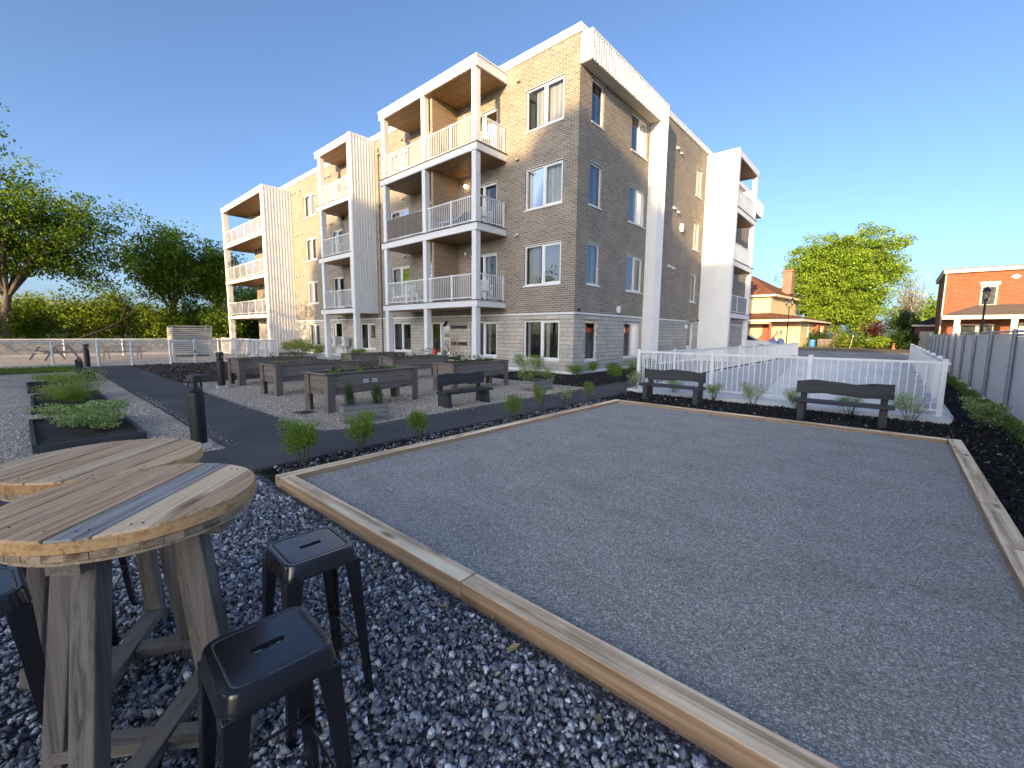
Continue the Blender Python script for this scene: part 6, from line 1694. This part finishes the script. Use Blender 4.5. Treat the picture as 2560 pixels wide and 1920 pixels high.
hwin(rh, 1.15, 1.95, 1.0, 2.3, 0); hwin(rh, 2.15, 2.85, 1.0, 2.3, 0); hwin(rh, 4.3, 6.2, .9, 2.4, 0, 'x', M['curtain_white'])
gr = thing('garage', 'dark red garage with a black hip roof and a white double door', 'garage', (1.35, 58, .3), 0)
b = MB(); b.box(0, 0, 0, 5, 6, 2.3); b.build('wall', plain('dark_red_siding', (.16, .05, .045), .7, .1), gr)
hip(-.25, -.3, 5.3, 6.3, 2.42, 3.75, 2.6).build('roof', plain('black_shingle', (.035, .036, .04), .9, .2), gr)
b = MB(); b.box(-.27, -.33, 2.26, 5.3, -.25, 2.42); b.build('eave', M['trim'], gr)
d_ = MB(); d_.box(.35, -.05, .05, 1.55, -.002, 1.8); dd = d_.build('door', plain('white_door', (.6, .58, .5), .6, .06), gr)
b = MB(); b.box(.945, -.065, .05, .955, -.048, 1.8); b.box(.85, -.09, .9, .88, -.05, 1.1); b.build('handle', M['black'], dd)

# ------------------------------------------------------------------ cars
def car(x, y, z, rz, label, col):
    t = thing('parked_car', label, 'car', (x, y, z), rz)
    paint = plain('car_paint_'+str(abs(int(x))), col, .25, .04)
    b = MB(); prof = [(-2.1, .35), (-2.15, .75), (-1.9, .92), (-.9, 1.0), (1.2, .98), (1.95, .85), (2.12, .6), (2.1, .33)]
    b.prism([(u, -.85, v) for u, v in prof], (0, 1.7, 0)); b.build('body', paint, t, bevel=.06, seg=3)
    c = MB(); c._add([(-1.75, -.78, .94), (.95, -.78, .97), (.95, .78, .97), (-1.75, .78, .94), (-1.3, -.62, 1.42), (.2, -.62, 1.45), (.2, .62, 1.45), (-1.3, .62, 1.42)], [(0, 1, 5, 4), (1, 2, 6, 5), (2, 3, 7, 6), (3, 0, 4, 7)]); c.build('window', M['dark_pane'], t)
    r = MB(); r._add([(-1.34, -.64, 1.40), (.24, -.64, 1.43), (.24, .64, 1.43), (-1.34, .64, 1.40), (-1.25, -.56, 1.47), (.12, -.56, 1.49), (.12, .56, 1.49), (-1.25, .56, 1.47)], [(0, 1, 5, 4), (1, 2, 6, 5), (2, 3, 7, 6), (3, 0, 4, 7), (4, 5, 6, 7)])
    for s in (-1, 1):
        r.beam((.22, s*.63, 1.43), (.95, s*.79, .96), .07, .05); r.beam((-1.3, s*.63, 1.42), (-1.75, s*.79, .94), .12, .05); r.beam((-.45, s*.635, 1.43), (-.4, s*.79, .96), .07, .05)
    r.build('roof', paint, t)
    for u in (-1.3, 1.3):
        for s in (-1, 1):
            w_ = MB(); w_.tube([(u, s*.70, .32), (u, s*.88, .32)], .32, 20); wo = w_.build('wheel', M['black'], t); q = MB(); q.tube([(u, s*.88, .32), (u, s*.895, .32)], .2, 14); q.build('rim', M['grey_metal'], wo)
    for s in (-.6, .6):
        q = MB(); q.box(2.08, s-.18, .62, 2.13, s+.18, .74); q.build('headlight', M['white_vinyl'], t); q = MB(); q.box(-2.16, s-.15, .68, -2.11, s+.15, .82); q.build('tail_light', M['redpaint'], t)
car(-10.6, 46, terr(46), .05, 'white car parked behind the ramp railing, by the yellow house porch', (.72, .73, .74))
car(-2.1, 61.5, terr(61.5), -1.3, 'silver car half hidden by bushes at the foot of the maple', (.45, .46, .47))

# ------------------------------------------------------------------ lamp posts and small things beyond the driveway
def street_lamp(x, y, z0, h, label, arms=1, s=1.0):
    t = thing('street_lamp', label, 'street lamp', (x, y, z0), .3, 'black lantern lamp posts')
    b = MB(); b.lathe([(.11*s, 0), (.10*s, .3), (.06*s, .36), (.05*s, .5), (.038*s, h-.75*s), (.05*s, h-.72*s)], 14); b.build('post', M['black'], t, smooth=True)
    for k in range(arms):
        ox = 0 if arms == 1 else (.22*s if k else -.22*s)
        if arms > 1: q = MB(); q.tube([(0, 0, h-.95*s), (ox*.7, 0, h-.9*s), (ox, 0, h-.66*s)], .022*s, 7); q.build('arm', M['black'], t, smooth=True)
        g_ = MB(); g_.lathe([(.07*s, h-.62*s), (.13*s, h-.24*s)], 6, (ox, 0, 0)); go = g_.build('lantern', M['lens'], t)
        q = MB(); q.lathe([(.03*s, h-.70*s), (.09*s, h-.63*s), (.075*s, h-.60*s)], 12, (ox, 0, 0)); q.lathe([(.18*s, h-.245*s), (.14*s, h-.19*s), (.07*s, h-.08*s), (.03*s, h-.03*s), (.01*s, h)], 12, (ox, 0, 0))
        for a in range(6): c_, s_ = math.cos(a*PI/3), math.sin(a*PI/3); q.beam((ox+.072*s*c_, .072*s*s_, h-.62*s), (ox+.132*s*c_, .132*s*s_, h-.24*s), .012*s, .012*s)
        q.build('lantern_frame', M['black'], t)
        q = MB(); q.ball((ox, 0, h-.45*s), .035*s, .035*s, .08*s); q.build('bulb', M['white_vinyl'], go)
    return t
street_lamp(2.40, 24, 0, 3.46, 'black lantern lamp post standing behind the grey privacy fence', 1, .82)
street_lamp(-7.09, 44, terr(44), 4.72, 'black lamp post with two lanterns in front of the yellow house', 2, .95)
t = thing('blue_barrel', 'bright blue barrel on the grass by the yellow house', 'barrel', (-6.9, 58, .33)); b = MB(); b.lathe([(.30, 0), (.32, .05), (.32, .25), (.335, .28), (.32, .31), (.32, .52), (.335, .55), (.32, .58), (.31, .80), (.29, .82)], 22); b.build('body', plain('blue_plastic', (.05, .22, .52), .35, .06), t, smooth=True)
tag(t, cat='barrel')
t = thing('wooden_bin', 'dark slatted wooden bin beside the blue barrel', 'bin', (-5.65, 58, .33), .08)
b = MB()
for i in range(11): b.beam((-.72+.144*i, -.45+.02*(i % 2), -.1), (-.76+.152*i, -.5, .9+.05*((i*7) % 3)), .12, .025)
b.build('front_slats', M['planter_z'], t); b = MB()
for sx in (-.7, .7): b.box(sx-.03, -.4, -.1, sx+.03, .5, .9)
b.box(-.7, .45, -.1, .7, .5, .9); b.build('side_panel', M['planter_z'], t)
t = thing('traffic_marker', 'small orange marker cone at the end of the driveway', 'marker', (-.08, 57, .3)); b = MB(); b.box(-.2, -.2, 0, .2, .2, .04); b.build('base', M['black'], t); b = MB(); b.lathe([(.15, .04), (.13, .1), (.05, .6), (.04, .62)], 14); b.build('cone', plain('orange_plastic', (.62, .16, .05), .5, .05), t, smooth=True)
t = thing('stake', 'thin pale wooden stake leaning in the bushes under the maple', 'stake', (-3.55, 57.6, .3)); b = MB(); b.beam((0, 0, 0), (.22, 0, 1.35), .06, .05); b.build('post', M['trim'], t)
t = thing('covered_bundle', 'bundle under a blue and white checked cover by the lamp post', 'bundle', (-8.2, 46, terr(46)))
chk = bpy.data.materials.new('checked_cover'); chk.use_nodes = True; nt = chk.node_tree
ck = N(nt, 'TexChecker', Scale=9.0); ck.inputs['Color1'].default_value = (.10, .17, .42, 1); ck.inputs['Color2'].default_value = (.42, .46, .58, 1)
nt.links.new(coords(nt), ck.inputs[0]); nt.links.new(ck.outputs[0], nt.nodes['Principled BSDF'].inputs['Base Color'])
b = MB(); b.ball((-.33, 0, .72), .34, .4, .5, 14, 10); b.ball((.33, 0, .72), .34, .4, .5, 14, 10); b.build('cover', chk, t, smooth=True); b = MB(); b.box(-.65, -.35, 0, .65, .35, .5); b.build('load', M['grey_plastic'], t, bevel=.05)
